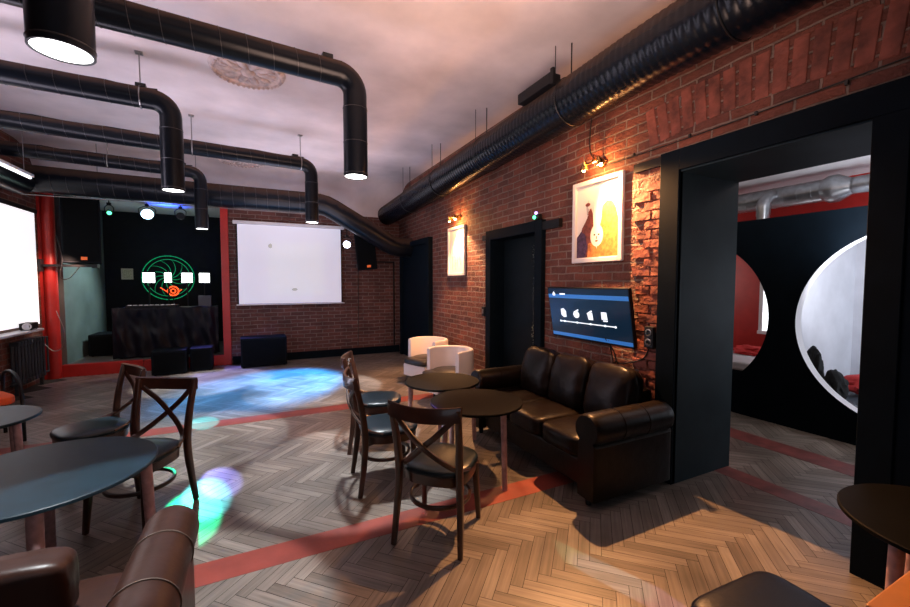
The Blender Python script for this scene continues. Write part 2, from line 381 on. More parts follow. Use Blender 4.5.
# stage niche
bm = B(); box(bm, -3.2, -.4, 11.3, 11.5, 0, 3.32); struct('wall_stage_back', bm, M['blackwall'])
bm = B(); box(bm, -3.2, -3.0, YB + .2, 11.3, 0, 3.32); struct('wall_stage_left', bm, M['teal'])
bm = B(); box(bm, -.5, -.35, YB + .25, 11.3, 0, 3.32); struct('wall_stage_right', bm, M['blackwall'])
bm = B(); box(bm, -3.0, -.5, YB + .07, 11.3, .004, .19); st = struct('floor_stage', bm, mat('stage_deck', (.10, .11, .105), .4, vary=.3, vscale=3))
bm = B(); box(bm, -3.0, -1.9, YB - .02, YB + .07, .004, .21); box(bm, -1.885, SX1 + .02, YB - .02, YB + .07, .004, .20); struct('trim_5', bm, M['red'], bevel=.004)
bm = B(); box(bm, SX1, SX1 + .13, YB - .06, YB + .24, .004, 3.3); struct('trim_6', bm, M['red'], bevel=.006)
bm = B(); tube(bm, [(-3.085, 8.97, .004), (-3.085, 8.97, 3.3)], .088, n=28); box(bm, -3.2, -3.10, 8.92, 9.2, .004, 3.3); struct('trim_7', bm, M['red'], smooth=True)
# second dark doorway at the far end of the right wall (door_3) and the narrow doorway behind the sofa (door_2)
bm = B(); box(bm, XR - .035, XR + .01, 7.12, 8.6, 0, 2.36); d3 = struct('door_3', bm, M['black'])
bm = B(); box(bm, XR - .09, XR + .01, 7.0, 7.12, 0, 2.46); box(bm, XR - .09, XR + .01, 8.6, 8.7, 0, 2.46); box(bm, XR - .09, XR + .01, 7.12, 8.6, 2.36, 2.46); struct('door_frame', bm, M['black'], d3, bevel=.004)
bm = B(); box(bm, XR + .17, XR + .21, 3.82, 4.83, 0, 2.2); d2 = struct('door_2', bm, mat('dark_door_leaf', (.005, .009, .012), .5, spec=.12, vary=.2))
bm = B(); box(bm, XR - .06, XR + .20, 3.70, 3.83, 0, 2.32); box(bm, XR - .06, XR + .20, 4.82, 4.95, 0, 2.32); box(bm, XR - .06, XR + .20, 3.83, 4.82, 2.19, 2.32); struct('door_frame', bm, M['black'], d2, bevel=.005)
bm = B(); box(bm, XR + .10, XR + .13, 3.98, 4.02, 0, 2.19); struct('door_edge', bm, M['black'], d2)
bm = B(); box(bm, XR - .05, XR + .01, 3.42, 3.70, 2.20, 2.29); box(bm, XR - .05, XR + .01, 4.95, 5.06, 2.20, 2.27); struct('lintel_beam', bm, M['plastic'], d2)
# ------------------------------------------------------------------ hall beyond the passage
bm = B(); PX0, PX1, ZP, CR, CZ = 5.25, 5.37, 2.34, .96, 1.19
def pcell(yc, hw):
    N_ = 96; ang = [2 * PI * k / N_ for k in range(N_)]
    for cy, cz in ((hw, ZP - CZ), (-hw, ZP - CZ), (hw, -CZ), (-hw, -CZ)): ang.append(math.atan2(cz, cy) % (2 * PI))
    ang = sorted(set(ang)); rows = []
    for a in ang:
        c, s = math.cos(a), math.sin(a)
        t = min([hw / abs(c) if abs(c) > 1e-6 else 9e9, ((ZP - CZ) / s if s > 1e-6 else (-CZ / s if s < -1e-6 else 9e9))])
        rows.append([bm.verts.new((x, yc + r * c, CZ + r * s)) for x, r in ((PX0, CR), (PX0, t), (PX1, t), (PX1, CR))])
    for i in range(len(rows)):
        a, b = rows[i], rows[(i + 1) % len(rows)]
        for j in range(4):
            f = bm.faces.new((a[j], b[j], b[(j + 1) % 4], a[(j + 1) % 4]))
            f.material_index = 1 if j == 3 else 0
pcell(1.355, 1.09); pcell(3.535, 1.09)
box(bm, PX0, PX1, -1.5, .265, 0, ZP); box(bm, PX0, PX1, 4.625, 5.95, 0, ZP)
struct('wall_partition', bm, [M['black'], M['whitemetal']])
bm = B(); box(bm, 6.9, 7.1, -1.5, 5.95, 0, 2.98); struct('wall_hall_far', bm, M['red'])
bm = B(); box(bm, 6.84, 6.9, -1.4, 2.40, 0, 2.3); struct('wall_niche', bm, M['whitewash'])
bm = B(); box(bm, PX1, 6.9, 2.40, 2.44, 0, 2.3); struct('wall_niche_divider', bm, M['whitewash'])
bm = B(); box(bm, PX1, 6.9, 2.44, 2.48, 0, 2.3); struct('wall_niche_side', bm, M['red'])
bm = B(); box(bm, 3.64, 7.1, 5.95, 6.1, 0, 2.98); struct('wall_hall_end', bm, M['plaster'])
bm = B(); box(bm, 3.64, 7.1, -1.6, -1.5, 0, 2.98); struct('wall_hall_near', bm, M['plaster'])
bm = B(); box(bm, 6.865, 6.9, 2.70, 3.44, .88, 1.60); w2 = struct('window_1', bm, M['window'])
bm = B()
for a in ((2.66, 2.70, .84, 1.64), (3.44, 3.49, .84, 1.64), (3.05, 3.08, .88, 1.60)): box(bm, 6.85, 6.9, *a)
box(bm, 6.85, 6.9, 2.66, 3.49, 1.60, 1.64); box(bm, 6.82, 6.9, 2.66, 3.49, .83, .88); struct('window_frame', bm, M['whitemetal'], w2)
# lounging platforms in the niches
for y0, y1, lb, mm in ((-1.3, 2.36, 'dark blue-grey lounging mattress behind the right round cut-out', 'mattress'), (2.54, 5.7, 'pale lounging mattress behind the left round cut-out', 'whitemat')):
    left = y0 > 0; zz_ = .17 if left else 0; hw = .48 if left else .70
    t = thing('lounge_bed', lb, 'bed', (6.36 if left else 6.1, (y0 + y1) / 2, .004)); h = (y1 - y0) / 2
    bm = B(); box(bm, -hw, hw, -h + .02, h - .02, 0, .22 + zz_); obj('platform', bm, M['black'], t, bevel=.01)
    bm = B(); cushion(bm, 2 * hw, 2 * h - .06, .13, (0, 0, .29 + zz_), p=9, puff=.05, wr=.002); obj('mattress', bm, M[mm], t, smooth=True)
def heap(name, label, cat, m, loc, s, seed, rz=0, group=None, rough=.28):
    bm = B(); bmesh.ops.create_icosphere(bm, subdivisions=4, radius=1)
    for v in bm.verts:
        q = v.co.copy(); w = 1 + rough * noise.noise(q * 1.6 + Vector((seed, 0, 0))) + rough * .7 * noise.noise(q * 3.7 + Vector((0, seed, 0)))
        v.co = Vector((q.x * s[0] * w, q.y * s[1] * w, max(q.z, -.45) * s[2] * w + .45 * s[2]))
    o = obj(name, bm, m, smooth=True); o.location = loc; o.rotation_euler = (0, 0, rz)
    tag(o, label, cat, group); return o
heap('jacket', 'crumpled black jacket heaped against the rim of the right round opening', 'jacket', M['blackcloth'], (5.51, 2.25, .385), (.09, .10, .33), 3.1)
heap('jacket', 'black fabric bundle lying low beside the heaped jacket', 'jacket', M['blackcloth'], (5.52, 2.06, .385), (.09, .10, .19), 8.1)
heap('pillow', 'crumpled red cloth on the dark mattress in the right niche', 'pillow', M['redcloth'], (6.0, 1.98, .40), (.2, .24, .12), 5.1)
heap('pillow', 'red-orange pillow at the far side of the left niche, nearer the window', 'pillow', M['redcloth'], (6.62, 3.46, .54), (.17, .2, .09), 1.7)
heap('pillow', 'red-orange pillow in the left niche, farther from the window', 'pillow', M['redcloth'], (6.55, 3.90, .565), (.18, .2, .10), 2.9)
# galvanised duct of the hall
t = thing('ventilation_duct', 'galvanised silver ventilation duct under the ceiling of the room beyond the passage', 'duct', (6.35, 0, 2.75))
bm = B(); tube(bm, [(0, 5.9, 0), (0, 2.55, 0)], .135, n=28)
for k in range(22): tube(bm, [(0, 5.8 - k * .15, 0), (0, 5.792 - k * .15, 0)], .139, n=28)
obj('wide_pipe', bm, M['silver'], t, smooth=True)
bm = B(); tube(bm, [(0, 2.56, 0), (0, 2.5, 0), (0, 2.42, 0), (0, 2.30, 0), (0, 2.26, 0)], [.135, .165, .165, .10, .10], n=28); obj('reducer', bm, M['silver'], t, smooth=True)
bm = B(); tube(bm, [(0, 2.28, 0), (0, -1.45, 0)], .10, n=28)
for k in range(24): tube(bm, [(0, 2.15 - k * .15, 0), (0, 2.142 - k * .15, 0)], .104, n=28)
obj('narrow_pipe', bm, M['silver'], t, smooth=True)
bm = B(); tube(bm, smooth_path([(-.02, 3.06, .02), (-.16, 3.08, .0), (-.24, 3.1, -.08), (-.25, 3.1, -.2), (-.25, 3.1, -.25)], 5), .08, n=20, caps=True); obj('elbow', bm, M['silver'], t, smooth=True)
bm = B(); tube(bm, [(-.25, 3.1, -.24), (-.25, 3.1, -.60)], .075, n=20); obj('branch_pipe', bm, M['silver'], t, smooth=True)

# ------------------------------------------------------------------ ducts with lamps
def drop_duct(label, turn, xd, y, zh, r=.1, rods=(), zb=2.5, e=.145):
    t = thing('ventilation_duct', label, 'duct', (xd, y, zb), math.radians(turn), group='black ducts hanging from the ceiling')
    x0 = XL - xd + .05; zz = zh - zb
    path = [(x0 + (-e - x0) * k / 8, 0, zz) for k in range(9)]
    path += [(-e + e * math.sin(a), 0, zz - e + e * math.cos(a)) for a in [PI / 2 * k / 8 for k in range(1, 9)]]
    path += [(0, 0, zz - e - .12)]
    bm = B(); tube(bm, path, r, n=32, caps=False)
    pipe_bm = bm
    bm = B(); zt = zz - e - .12     # lower straight lamp tube, open at the bottom
    lathe(bm, [(r + .003, zt + .02), (r + .003, 0), (r - .006, 0), (r - .006, .10)], 40)
    obj('lamp_tube', bm, M['duct'], t, smooth=True)
    bm = pipe_bm
    for k in range(1, 40):      # helical seams of the horizontal pipe
        x = -e - .02 - k * .17
        if x < x0 + .05: break
        pts = [(x + .07 * a / (2 * PI), (r + .0015) * math.cos(a), zz + (r + .0015) * math.sin(a)) for a in [2 * PI * j / 28 for j in range(29)]]
        tube(bm, pts, .0022, n=5, mi=1)
    for z in (.02, zt * .5, zt): lathe(bm, [(r + .003, z), (r + .006, z + .003), (r + .003, z + .006)], 32, mi=1)
    obj('pipe', bm, [M['duct'], M['seam']], t, smooth=True)
    bm = B(); disc(bm, r - .006, (0, 0, .004), 36); obj('diffuser', bm, M['lamp'], t)
    for rx in rods:
        bm = B()
        tube(bm, [(rx - xd, 0, zz + r), (rx - xd, 0, ZC - zb)], .006, n=8)
        box(bm, rx - xd - .03, rx - xd + .03, -.03, .03, ZC - zb - .012, ZC - zb)
        tube(bm, [(rx - xd, (r + .006) * math.cos(a), zz + (r + .006) * math.sin(a)) for a in [2 * PI * j / 24 for j in range(25)]], .006, n=5)
        obj('hanger', bm, M['steel'], t)
    bm = B(); tube(bm, [(x0 + (-.1 - x0) * k / 12, .02 + .012 * math.sin(k * 1.9), zz + r + .008 + .006 * math.sin(k * 2.7)) for k in range(13)], .007, n=6); box(bm, -e - .12, -e - .04, -.03, .04, zz + r, zz + r + .03)
    obj('cable', bm, M['cable'], t)
    ld = bpy.data.lights.new('drop_lamp', 'SPOT'); ld.energy = 340; ld.color = (.92, .97, 1); ld.spot_size = math.radians(45); ld.spot_blend = .14; ld.shadow_soft_size = .05
    lo = bpy.data.objects.new('drop_lamp', ld); COL.objects.link(lo); lo.location = (xd, y, zb - .01)
drop_duct('black duct ending in the big downlight nearest the camera, upper left corner', 5, -.64, 2.05, 3.34, .094, (-1.5,), zb=2.465)
drop_duct('long black duct crossing under the near ceiling rosette, downlight over the centre chairs', 5, .77, 3.5, 3.32, .096, (-1.6,))
drop_duct('black duct turning down over the left chairs, second of the left-hand downlights', 4, -.72, 4.8, 3.34, .093, (-.95, -2.4))
drop_duct('black duct turning down in front of the wall-mounted projection screen', 6, .75, 6.4, 3.34, .09, (-.73, .60))
drop_duct('black duct with the short downlight hanging before the right edge of the stage', 7, -.78, 7.6, 3.34, .088, (-1.9,), zb=2.46)
# cross duct in front of the back wall
t = thing('ventilation_duct', 'wide black duct running above stage and screen, then slanting down to the far doorway', 'duct', (0, 8.15, 0))
yz = 3.11
pth = [(XL + .02, 0, yz + .03), (-2, 0, yz + .01), (-1, 0, yz), (0, 0, yz), (.8, 0, yz), (1.10, 0, yz - .005), (1.22, 0, yz - .03), (1.35, 0, yz - .09), (1.9, 0, yz - .39), (2.40, .02, yz - .67), (2.52, .02, yz - .73), (2.65, .02, yz - .76), (2.93, .02, yz - .77)]
bm = B(); tube(bm, pth, .195, n=32)
for k in range(24):
    x = XL + .3 + k * .18
    if x > 1.0: break
    tube(bm, [(x + .05 * a / 6.28, .197 * math.cos(a), yz + .197 * math.sin(a)) for a in [2 * PI * j / 28 for j in range(29)]], .003, n=5, mi=1)
obj('pipe', bm, [M['duct'], M['seam']], t, smooth=True)
for x in (-2.2, -.9):
    bm = B(); tube(bm, [(x, 0, yz + .19), (x, 0, ZC)], .006, n=8); obj('hanger', bm, M['steel'], t)
bm = B(); tube(bm, [(x, -.04, yz - .215) for x in (XL + .1, -1.5, 0, 1.1)], .006, n=6); obj('cable', bm, M['steel'], t)
# ribbed big duct along the right wall
t = thing('ventilation_duct', 'thick ribbed black duct running along the top of the right brick wall', 'duct', (2.60, 0, 3.26))
def dz(y): return -.026 * max(0, y - 2.2)
bm = B(); pts = []; rr = []
y = YF + .01; i = 0
while y < 8.75:
    pts.append((0, y, dz(y))); rr.append(.205 + (.005 if i % 3 == 0 else 0)); y += .02; i += 1
tube(bm, pts, rr, n=36); obj('pipe', bm, M['bigduct'], t, smooth=True)
bm = B(); tube(bm, [(0, 8.7, dz(8.7)), (-.0, 8.80, dz(8.8)), (-.0, 8.82, dz(8.8))], [.19, .19, .15], n=28); obj('end_cap', bm, M['plastic'], t, smooth=True)
for yy in (1.5, 2.9, 4.4, 5.8, 7.2):
    bm = B(); z_ = dz(yy)
    tube(bm, [(-.02, yy, z_ + .2), (-.02, yy, ZC - 3.26)], .006, n=8); tube(bm, [(-.12, yy + .1, z_ + .17), (-.12, yy + .1, ZC - 3.26)], .004, n=6)
    tube(bm, [(.214 * math.cos(a), yy, z_ + .214 * math.sin(a)) for a in [2 * PI * j / 30 for j in range(31)]], .004, n=5)
    obj('hanger', bm, M['cable'], t)
bm = B(); box(bm, -.22, -.10, 2.95, 3.45, .12, .22); box(bm, -.23, -.2, 2.9, 2.94, .1, .24); obj('access_box', bm, M['plastic'], t, bevel=.006)
# duct along the left wall with a tube lamp
t = thing('ventilation_duct', 'black duct along the top of the left wall', 'duct', (XL + .2, 0, 3.02))
bm = B(); tube(bm, [(0, 3.4, 0), (0, 7.92, 0)], .16, n=28); obj('pipe', bm, M['duct'], t, smooth=True)
for yy in (4.2, 5.6, 7.2):
    bm = B(); tube(bm, [(0, yy, .15), (0, yy, ZC - 3.02)], .006, n=8); obj('hanger', bm, M['steel'], t)
t = thing('tube_lamp', 'long white fluorescent tube lamp by the left wall below the duct', 'lamp', (XL + .52, 7.2, 2.99))
bm = B(); tube(bm, [(0, -1.3, 0), (0, .15, 0)], .014, n=12); obj('tube', bm, M['tube'], t, smooth=True)
bm = B(); box(bm, -.03, .03, -1.33, .18, .016, .05); obj('housing', bm, M['whitemetal'], t)
for yy in (-1.0, 0.):
    bm = B(); tube(bm, [(0, yy, .05), (0, yy, ZC - 2.99)], .004, n=6); obj('hanger', bm, M['steel'], t)
# ceiling rosettes
def rosette(loc, label, s=1.):
    t = thing('ceiling_rosette', label, 'ceiling rosette', loc, group='plaster ceiling rosettes')
    bm = B(); lathe(bm, [(.41 * s, 0), (.40 * s, -.02), (.37 * s, -.035), (.34 * s, -.02), (.33 * s, -.012), (.0, -.012)], 48)
    for k in range(40): 
        a = 2 * PI * k / 40; bmesh.ops.create_icosphere(bm, subdivisions=1, radius=.022 * s, matrix=Matrix.Translation((.365 * s * math.cos(a), .365 * s * math.sin(a), -.032)))
    obj('rim', bm, M['rosette'], t, smooth=True)
    bm = B()
    for k in range(10):
        a = 2 * PI * k / 10
        bmesh.ops.create_icosphere(bm, subdivisions=2, radius=1, matrix=RZ(a) @ Matrix.Translation((.19 * s, 0, -.018)) @ Matrix.Diagonal((.12 * s, .045 * s, .022, 1)))
        bmesh.ops.create_icosphere(bm, subdivisions=1, radius=1, matrix=RZ(a + .31) @ Matrix.Translation((.26 * s, 0, -.016)) @ Matrix.Diagonal((.05 * s, .03 * s, .02, 1)))
    bmesh.ops.create_icosphere(bm, subdivisions=2, radius=1, matrix=Matrix.Translation((0, 0, -.02)) @ Matrix.Diagonal((.07, .07, .04, 1)))
    obj('petals', bm, M['rosette'], t, smooth=True)
rosette((-.04, 4.70, ZC - .001), 'round white plaster ceiling rosette between the two nearest long ducts', .86)
rosette((-.20, 8.05, ZC - .001), 'round plaster ceiling rosette far off, just above the cross duct')

# ------------------------------------------------------------------ chairs
def make_chair(label):
    t = thing('cross_back_chair', label, 'chair', group='dark wooden cross-back chairs')
    w = M['walnut']
    bm = B(); N_ = 40; prof = []
    def seat_r(a):
        c, s = math.cos(a), math.sin(a); p = 3.0
        return 1 / ((abs(c) / .222) ** p + (abs(s) / .222) ** p) ** (1 / p)
    def seat_mesh(bm, zs):
        rings = []
        for sc_, z in zs:
            rings.append([bm.verts.new((seat_r(2 * PI * k / N_) * sc_ * math.cos(2 * PI * k / N_), seat_r(2 * PI * k / N_) * sc_ * math.sin(2 * PI * k / N_) + .022, z)) for k in range(N_)])
        for a, b in zip(rings, rings[1:]):
            for k in range(N_): bm.faces.new((a[k], a[(k + 1) % N_], b[(k + 1) % N_], b[k]))
        bm.faces.new(rings[0][::-1]); bm.faces.new(rings[-1])
    seat_mesh(bm, [(.93, .435), (1.0, .442), (1.01, .455), (.985, .468), (.92, .478), (.7, .487), (.4, .49), (.1, .491)]); obj('seat', bm, M['vinyl'], t, smooth=True)
    bm = B(); seat_mesh(bm, [(.90, .375), (.95, .377), (.96, .435)]); obj('apron', bm, w, t, smooth=True)
    for s in (-1, 1):
        bm = B(); tube(bm, [(s * .185, .175, .40), (s * .19, .19, .2), (s * .20, .205, .003)], [1, .88, .68], n=14, flat=(.044, .044), up=(0, 1, 0)); obj('leg', bm, w, t, smooth=True)
    for s in (-1, 1):     # rear legs run up into the back posts
        pp = smooth_path([(s * .215, -.235, .003), (s * .205, -.205, .22), (s * .195, -.19, .44), (s * .2, -.215, .66), (s * .212, -.266, .885)], 5)
        bm = B(); tube(bm, pp, [.72 + .28 * min(1, k / 8) if k < 12 else 1 - .22 * (k - 12) / 9 for k in range(len(pp))], n=14, flat=(.040, .048), up=(0, 1, .0)); obj('leg', bm, w, t, smooth=True)
    # curved top rail
    bm = B(); rows = []
    for k in range(17):
        u = -1 + 2 * k / 16; x = u * .228; yb = -.262 - .052 * (1 - u * u); zt = .902 - .012 * (1 - u * u); h = .088
        rows.append([bm.verts.new(p) for p in ((x, yb + .011, zt - h), (x, yb + .014, zt - .006), (x, yb + .005, zt), (x, yb - .006, zt), (x, yb - .011, zt - .008), (x, yb - .011, zt - h))])
    for a, b in zip(rows, rows[1:]):
        for j in range(6): bm.faces.new((a[j], a[(j + 1) % 6], b[(j + 1) % 6], b[j]))
    bm.faces.new(rows[0]); bm.faces.new(rows[-1][::-1]); obj('top_rail', bm, w, t, smooth=True)
    for s in (-1, 1):     # crossing bent slats running on to the seat sides
        pp = smooth_path([(s * .185, -.262, .825), (s * .09, -.284, .73), (0, -.276 + s * .009, .65), (-s * .10, -.235, .555), (-s * .175, -.17, .49), (-s * .214, -.06, .455)], 6)
        bm = B(); tube(bm, pp, 1, n=12, flat=(.036, .015), up=(0, 1, .25)); obj('cross_slat', bm, w, t, smooth=True)
    bm = B(); pp = []    # bent stretcher hoop
    for k in range(41):
        a = 2 * PI * k / 40; rr_ = .19
        pp.append((rr_ * math.cos(a), rr_ * math.sin(a), .245))
    tube(bm, pp, 1, n=10, flat=(.022, .024), up=(0, 0, 1), caps=False); obj('stretcher', bm, w, t, smooth=True)
    return t
def face(d): return math.atan2(-d[0], d[1])
ch = make_chair('cross-back chair nearest the camera, its back to us, at the nearer centre table')
ch.location = (1.03, 2.33, .005); ch.rotation_euler = (0, 0, face((.31, .31)))
dup(ch, (.90, 3.13, .005), face((1, -.08)), 'middle of the three centre cross-back chairs, side-on at the nearer centre table')
dup(ch, (1.02, 3.87, .005), face((.89, -.30)), 'farthest of the three centre cross-back chairs, half hidden behind another')
dup(ch, (-.745, 3.35, .005), face((-.48, -.88)), 'cross-back chair facing us behind the large left table')
dup(ch, (-1.18, 4.06, .005), face((-.86, -.5)), 'cross-back chair turned to the left with its seat showing, farther of the left pair')
# black arched metal chair with orange cushion
t = thing('metal_armchair', 'black tubular metal chair with an orange-red seat cushion by the left wall', 'chair', (-2.52, 5.55, .005), face((.6, -.8)))
bm = B()
for s in (-1, 1):
    tube(bm, smooth_path([(s * .27, -.25, 0), (s * .27, -.26, .3), (s * .27, -.24, .60), (s * .27, -.1, .68), (s * .27, .1, .66), (s * .27, .22, .55), (s * .27, .25, .3), (s * .27, .25, 0)], 6), .016, n=10)
tube(bm, smooth_path([(-.27, -.25, .55), (-.2, -.33, .72), (0, -.37, .78), (.2, -.33, .72), (.27, -.25, .55)], 6), .016, n=10)
for z in (.36, .2): 
    tube(bm, [(-.27, .25, z), (.27, .25, z)], .012, n=8); tube(bm, [(-.27, -.25, z), (.27, -.25, z)], .012, n=8)
obj('frame', bm, M['plastic'], t, smooth=True)
bm = B(); cushion(bm, .50, .48, .10, (0, 0, .43), p=5, puff=.25); obj('seat_cushion', bm, M['orangecloth'], t, smooth=True)
# ------------------------------------------------------------------ tables
def table(label, c, r, a0, topm='top', legr=None, h=.62, n=4, group='round black cafe tables', lr=.024):
    t = thing('round_table', label, 'table', (c[0], c[1], .005), group=group)
    bm = B(); lathe(bm, [(0, h - .022), (r - .006, h - .022), (r, h - .018), (r, h - .004), (r - .004, h), (0, h)], 64); obj('tabletop', bm, M[topm], t, smooth=True)
    for k in range(n):
        a = math.radians(a0) + 2 * PI * k / n; q = legr or r - .06
        bm = B(); tube(bm, [(q * math.cos(a), q * math.sin(a), h - .023), ((q + .02) * math.cos(a), (q + .02) * math.sin(a), 0)], [lr, lr * .86], n=18); obj('leg', bm, M['paleleg'], t, smooth=True)
    bm = B(); lathe(bm, [(.0, h - .04), (r * .45, h - .04), (r * .45, h - .023), (0, h - .023)], 32); obj('mounting_plate', bm, M['plastic'], t)
    return t
table('round black cafe table before the sofa, the nearer of the two at its centre', (1.61, 2.9), .38, -78)
table('round black cafe table before the far end of the sofa, partly behind the nearer one', (1.64, 3.66), .37, -110)
table('large round blue-black table in the left foreground beside the leather armchair', (-1.03, 2.77), .49, 17, 'topteal', lr=.03)
table('small round table cut off by the left edge, beyond the large one', (-1.87, 4.05), .37, -20, 'topteal')
table('black round table at the right edge before the black passage frame', (2.50, .50), .38, 160, 'top', n=3)
# varnished wooden table corner and black stool, lower right
t = thing('wooden_table', 'varnished orange wooden table whose corner shows in the lower right corner', 'table', (1.72, .13, .005))
bm = B(); box(bm, -.29, .36, -.4, .32, .72, .745); obj('tabletop', bm, M['lightwood'], t, bevel=.005)
for sx, sy in ((-.24, -.34), (.31, -.34), (-.24, .26), (.31, .26)):
    bm = B(); box(bm, sx - .025, sx + .025, sy - .025, sy + .025, 0, .72); obj('leg', bm, M['lightwood'], t)
t = thing('pouffe', 'blue-black vinyl pouffe cut off by the bottom edge at the right', 'pouffe', (1.585, .685, .005), -.05)
bm = B(); cushion(bm, .48, .42, .14, (0, 0, .385), p=7, puff=.1, wr=.002); obj('cushion', bm, mat('navy_vinyl', (.003, .006, .022), .4, spec=.2, bump=.1, bscale=40), t, smooth=True)
bm = B(); box(bm, -.2, .2, -.2, .2, .03, .32); obj('base', bm, M['plastic'], t, bevel=.01)
for sx in (-.16, .16):
    for sy in (-.16, .16):
        bm = B(); tube(bm, [(sx, sy, 0), (sx, sy, .03)], .02, n=12); obj('foot', bm, M['plastic'], t)

# ------------------------------------------------------------------ sofa
def roll_arm(bm, L_, r, h, w, body=.62, mi=0):
    """rolled arm along local X from 0 to L_, roll centre at y=0, z=h-r; body below of thickness w"""
    prof = []
    zc = h - r
    for k in range(25):
        a = -PI * .30 + (PI * 1.60) * k / 24
        prof.append((r * math.cos(a), zc + r * math.sin(a)))
    prof += [(-w / 2, zc - r * .95), (-w / 2, .07), (w / 2, .07), (w / 2, zc - r * .95)]
    xs = [0, .012, .03] + [L_ * k / 10 for k in range(1, 10)] + [L_ - .03, L_ - .012, L_]
    sc_ = [.90, .97, 1] + [1] * 9 + [1, .97, .9]
    rings = []
    for x, s in zip(xs, sc_):
        rings.append([bm.verts.new((x, p[0] * s, (p[1] - zc) * (s if p[1] > .2 else 1) + zc)) for p in prof])
    n = len(prof)
    for a, b in zip(rings, rings[1:]):
        for k in range(n): bm.faces.new((a[k], a[(k + 1) % n], b[(k + 1) % n], b[k])).material_index = mi
    bm.faces.new(rings[0][::-1]); bm.faces.new(rings[-1])
def arm_seams(bm, r, h, x):
    zc = h - r
    tube(bm, [(x, (r + .0015) * math.cos(a), zc + (r + .0015) * math.sin(a)) for a in [-PI * .25 + PI * 1.5 * k / 24 for k in range(25)]], .003, n=5)
t = thing('leather_sofa', 'dark brown three-seat leather sofa with rolled arms under the television', 'sofa', (2.45, 2.93, .005))
# local: +X towards wall, Y along; interior y -.70..+.66
y0, y1 = -.74, .70; lm = M['leather']
bm = B(); box(bm, -.34, .42, y0 + .02, y1 - .02, .09, .30); obj('base', bm, lm, t, bevel=.02)
bm = B(); box(bm, .26, .44, y0 + .02, y1 - .02, .09, .74); obj('back_frame', bm, lm, t, bevel=.05)
seatw = (y1 - y0) / 3
for k in range(3):
    yc = y0 + seatw * (k + .5)
    bm = B(); cushion(bm, .64, seatw * .985, .17, (-.07, yc, .375), p=6, puff=.18, wr=.006, seed=k * 3.3); o = obj('seat_cushion', bm, lm, t, smooth=True)
    bm = B(); mt_ = RY(math.radians(-72)) 
    cushion(bm, .50, seatw * .98, .20, (.20, yc, .665), p=4.5, puff=.32, wr=.018, seed=10 + k * 5.1, mtx=RY(math.radians(-76))); obj('back_cushion', bm, lm, t, smooth=True)
for nm, yc, sx in (('armrest', y0 - .085, 1), ('armrest', y1 + .085, 1)):
    bm = B(); roll_arm(bm, .80, .115, .675, .17)
    bmesh.ops.translate(bm, verts=bm.verts, vec=(-.40, yc, 0)); a = obj(nm, bm, lm, t, smooth=True)
    for sx_ in (.27, .52):
        bm = B(); arm_seams(bm, .115, .675, sx_); bmesh.ops.translate(bm, verts=bm.verts, vec=(-.40, yc, 0)); obj('stitching', bm, M['leather'], a)
for sx in (-.34, .38):
    for sy in (y0 - .06, y1 + .06):
        bm = B(); tube(bm, [(sx, sy, 0), (sx, sy, .08)], [.02, .028], n=12); obj('foot', bm, M['plastic'], t)
# near-left leather armchair
t = thing('leather_armchair', 'brown leather armchair with rolled arm cut off in the lower left foreground', 'armchair', (-.75, 1.72, .005))
lm = M['leather2']
bm = B(); roll_arm(bm, .72, .10, .655, .15); bmesh.ops.rotate(bm, verts=bm.verts, cent=(0, 0, 0), matrix=RZ(PI / 2)); bmesh.ops.translate(bm, verts=bm.verts, vec=(.40, -.40, 0)); a = obj('armrest', bm, lm, t, smooth=True)
for sx_ in (.22, .50):
    bm = B(); arm_seams(bm, .10, .655, sx_); bmesh.ops.rotate(bm, verts=bm.verts, cent=(0, 0, 0), matrix=RZ(PI / 2)); bmesh.ops.translate(bm, verts=bm.verts, vec=(.40, -.40, 0)); obj('stitching', bm, M['stitch'], a)
bm = B(); roll_arm(bm, .72, .10, .655, .15); bmesh.ops.rotate(bm, verts=bm.verts, cent=(0, 0, 0), matrix=RZ(PI / 2)); bmesh.ops.translate(bm, verts=bm.verts, vec=(-.50, -.40, 0)); obj('armrest', bm, lm, t, smooth=True)
bm = B(); box(bm, -.42, .32, -.38, .30, .09, .28); obj('base', bm, lm, t, bevel=.02)
bm = B(); cushion(bm, .72, .66, .15, (-.05, .0, .36), p=6, puff=.12, wr=.004); obj('seat_cushion', bm, lm, t, smooth=True)
bm = B(); cushion(bm, .58, .15, .24, (-.135, .07, .555), p=7, puff=.12, wr=.006, seed=4); a = obj('back_cushion', bm, lm, t, smooth=True)
for sx in (-.42, .38):
    for sy in (-.3, .24):
        bm = B(); tube(bm, [(sx, sy, 0), (sx, sy, .08)], [.02, .028], n=12); obj('foot', bm, M['plastic'], t)
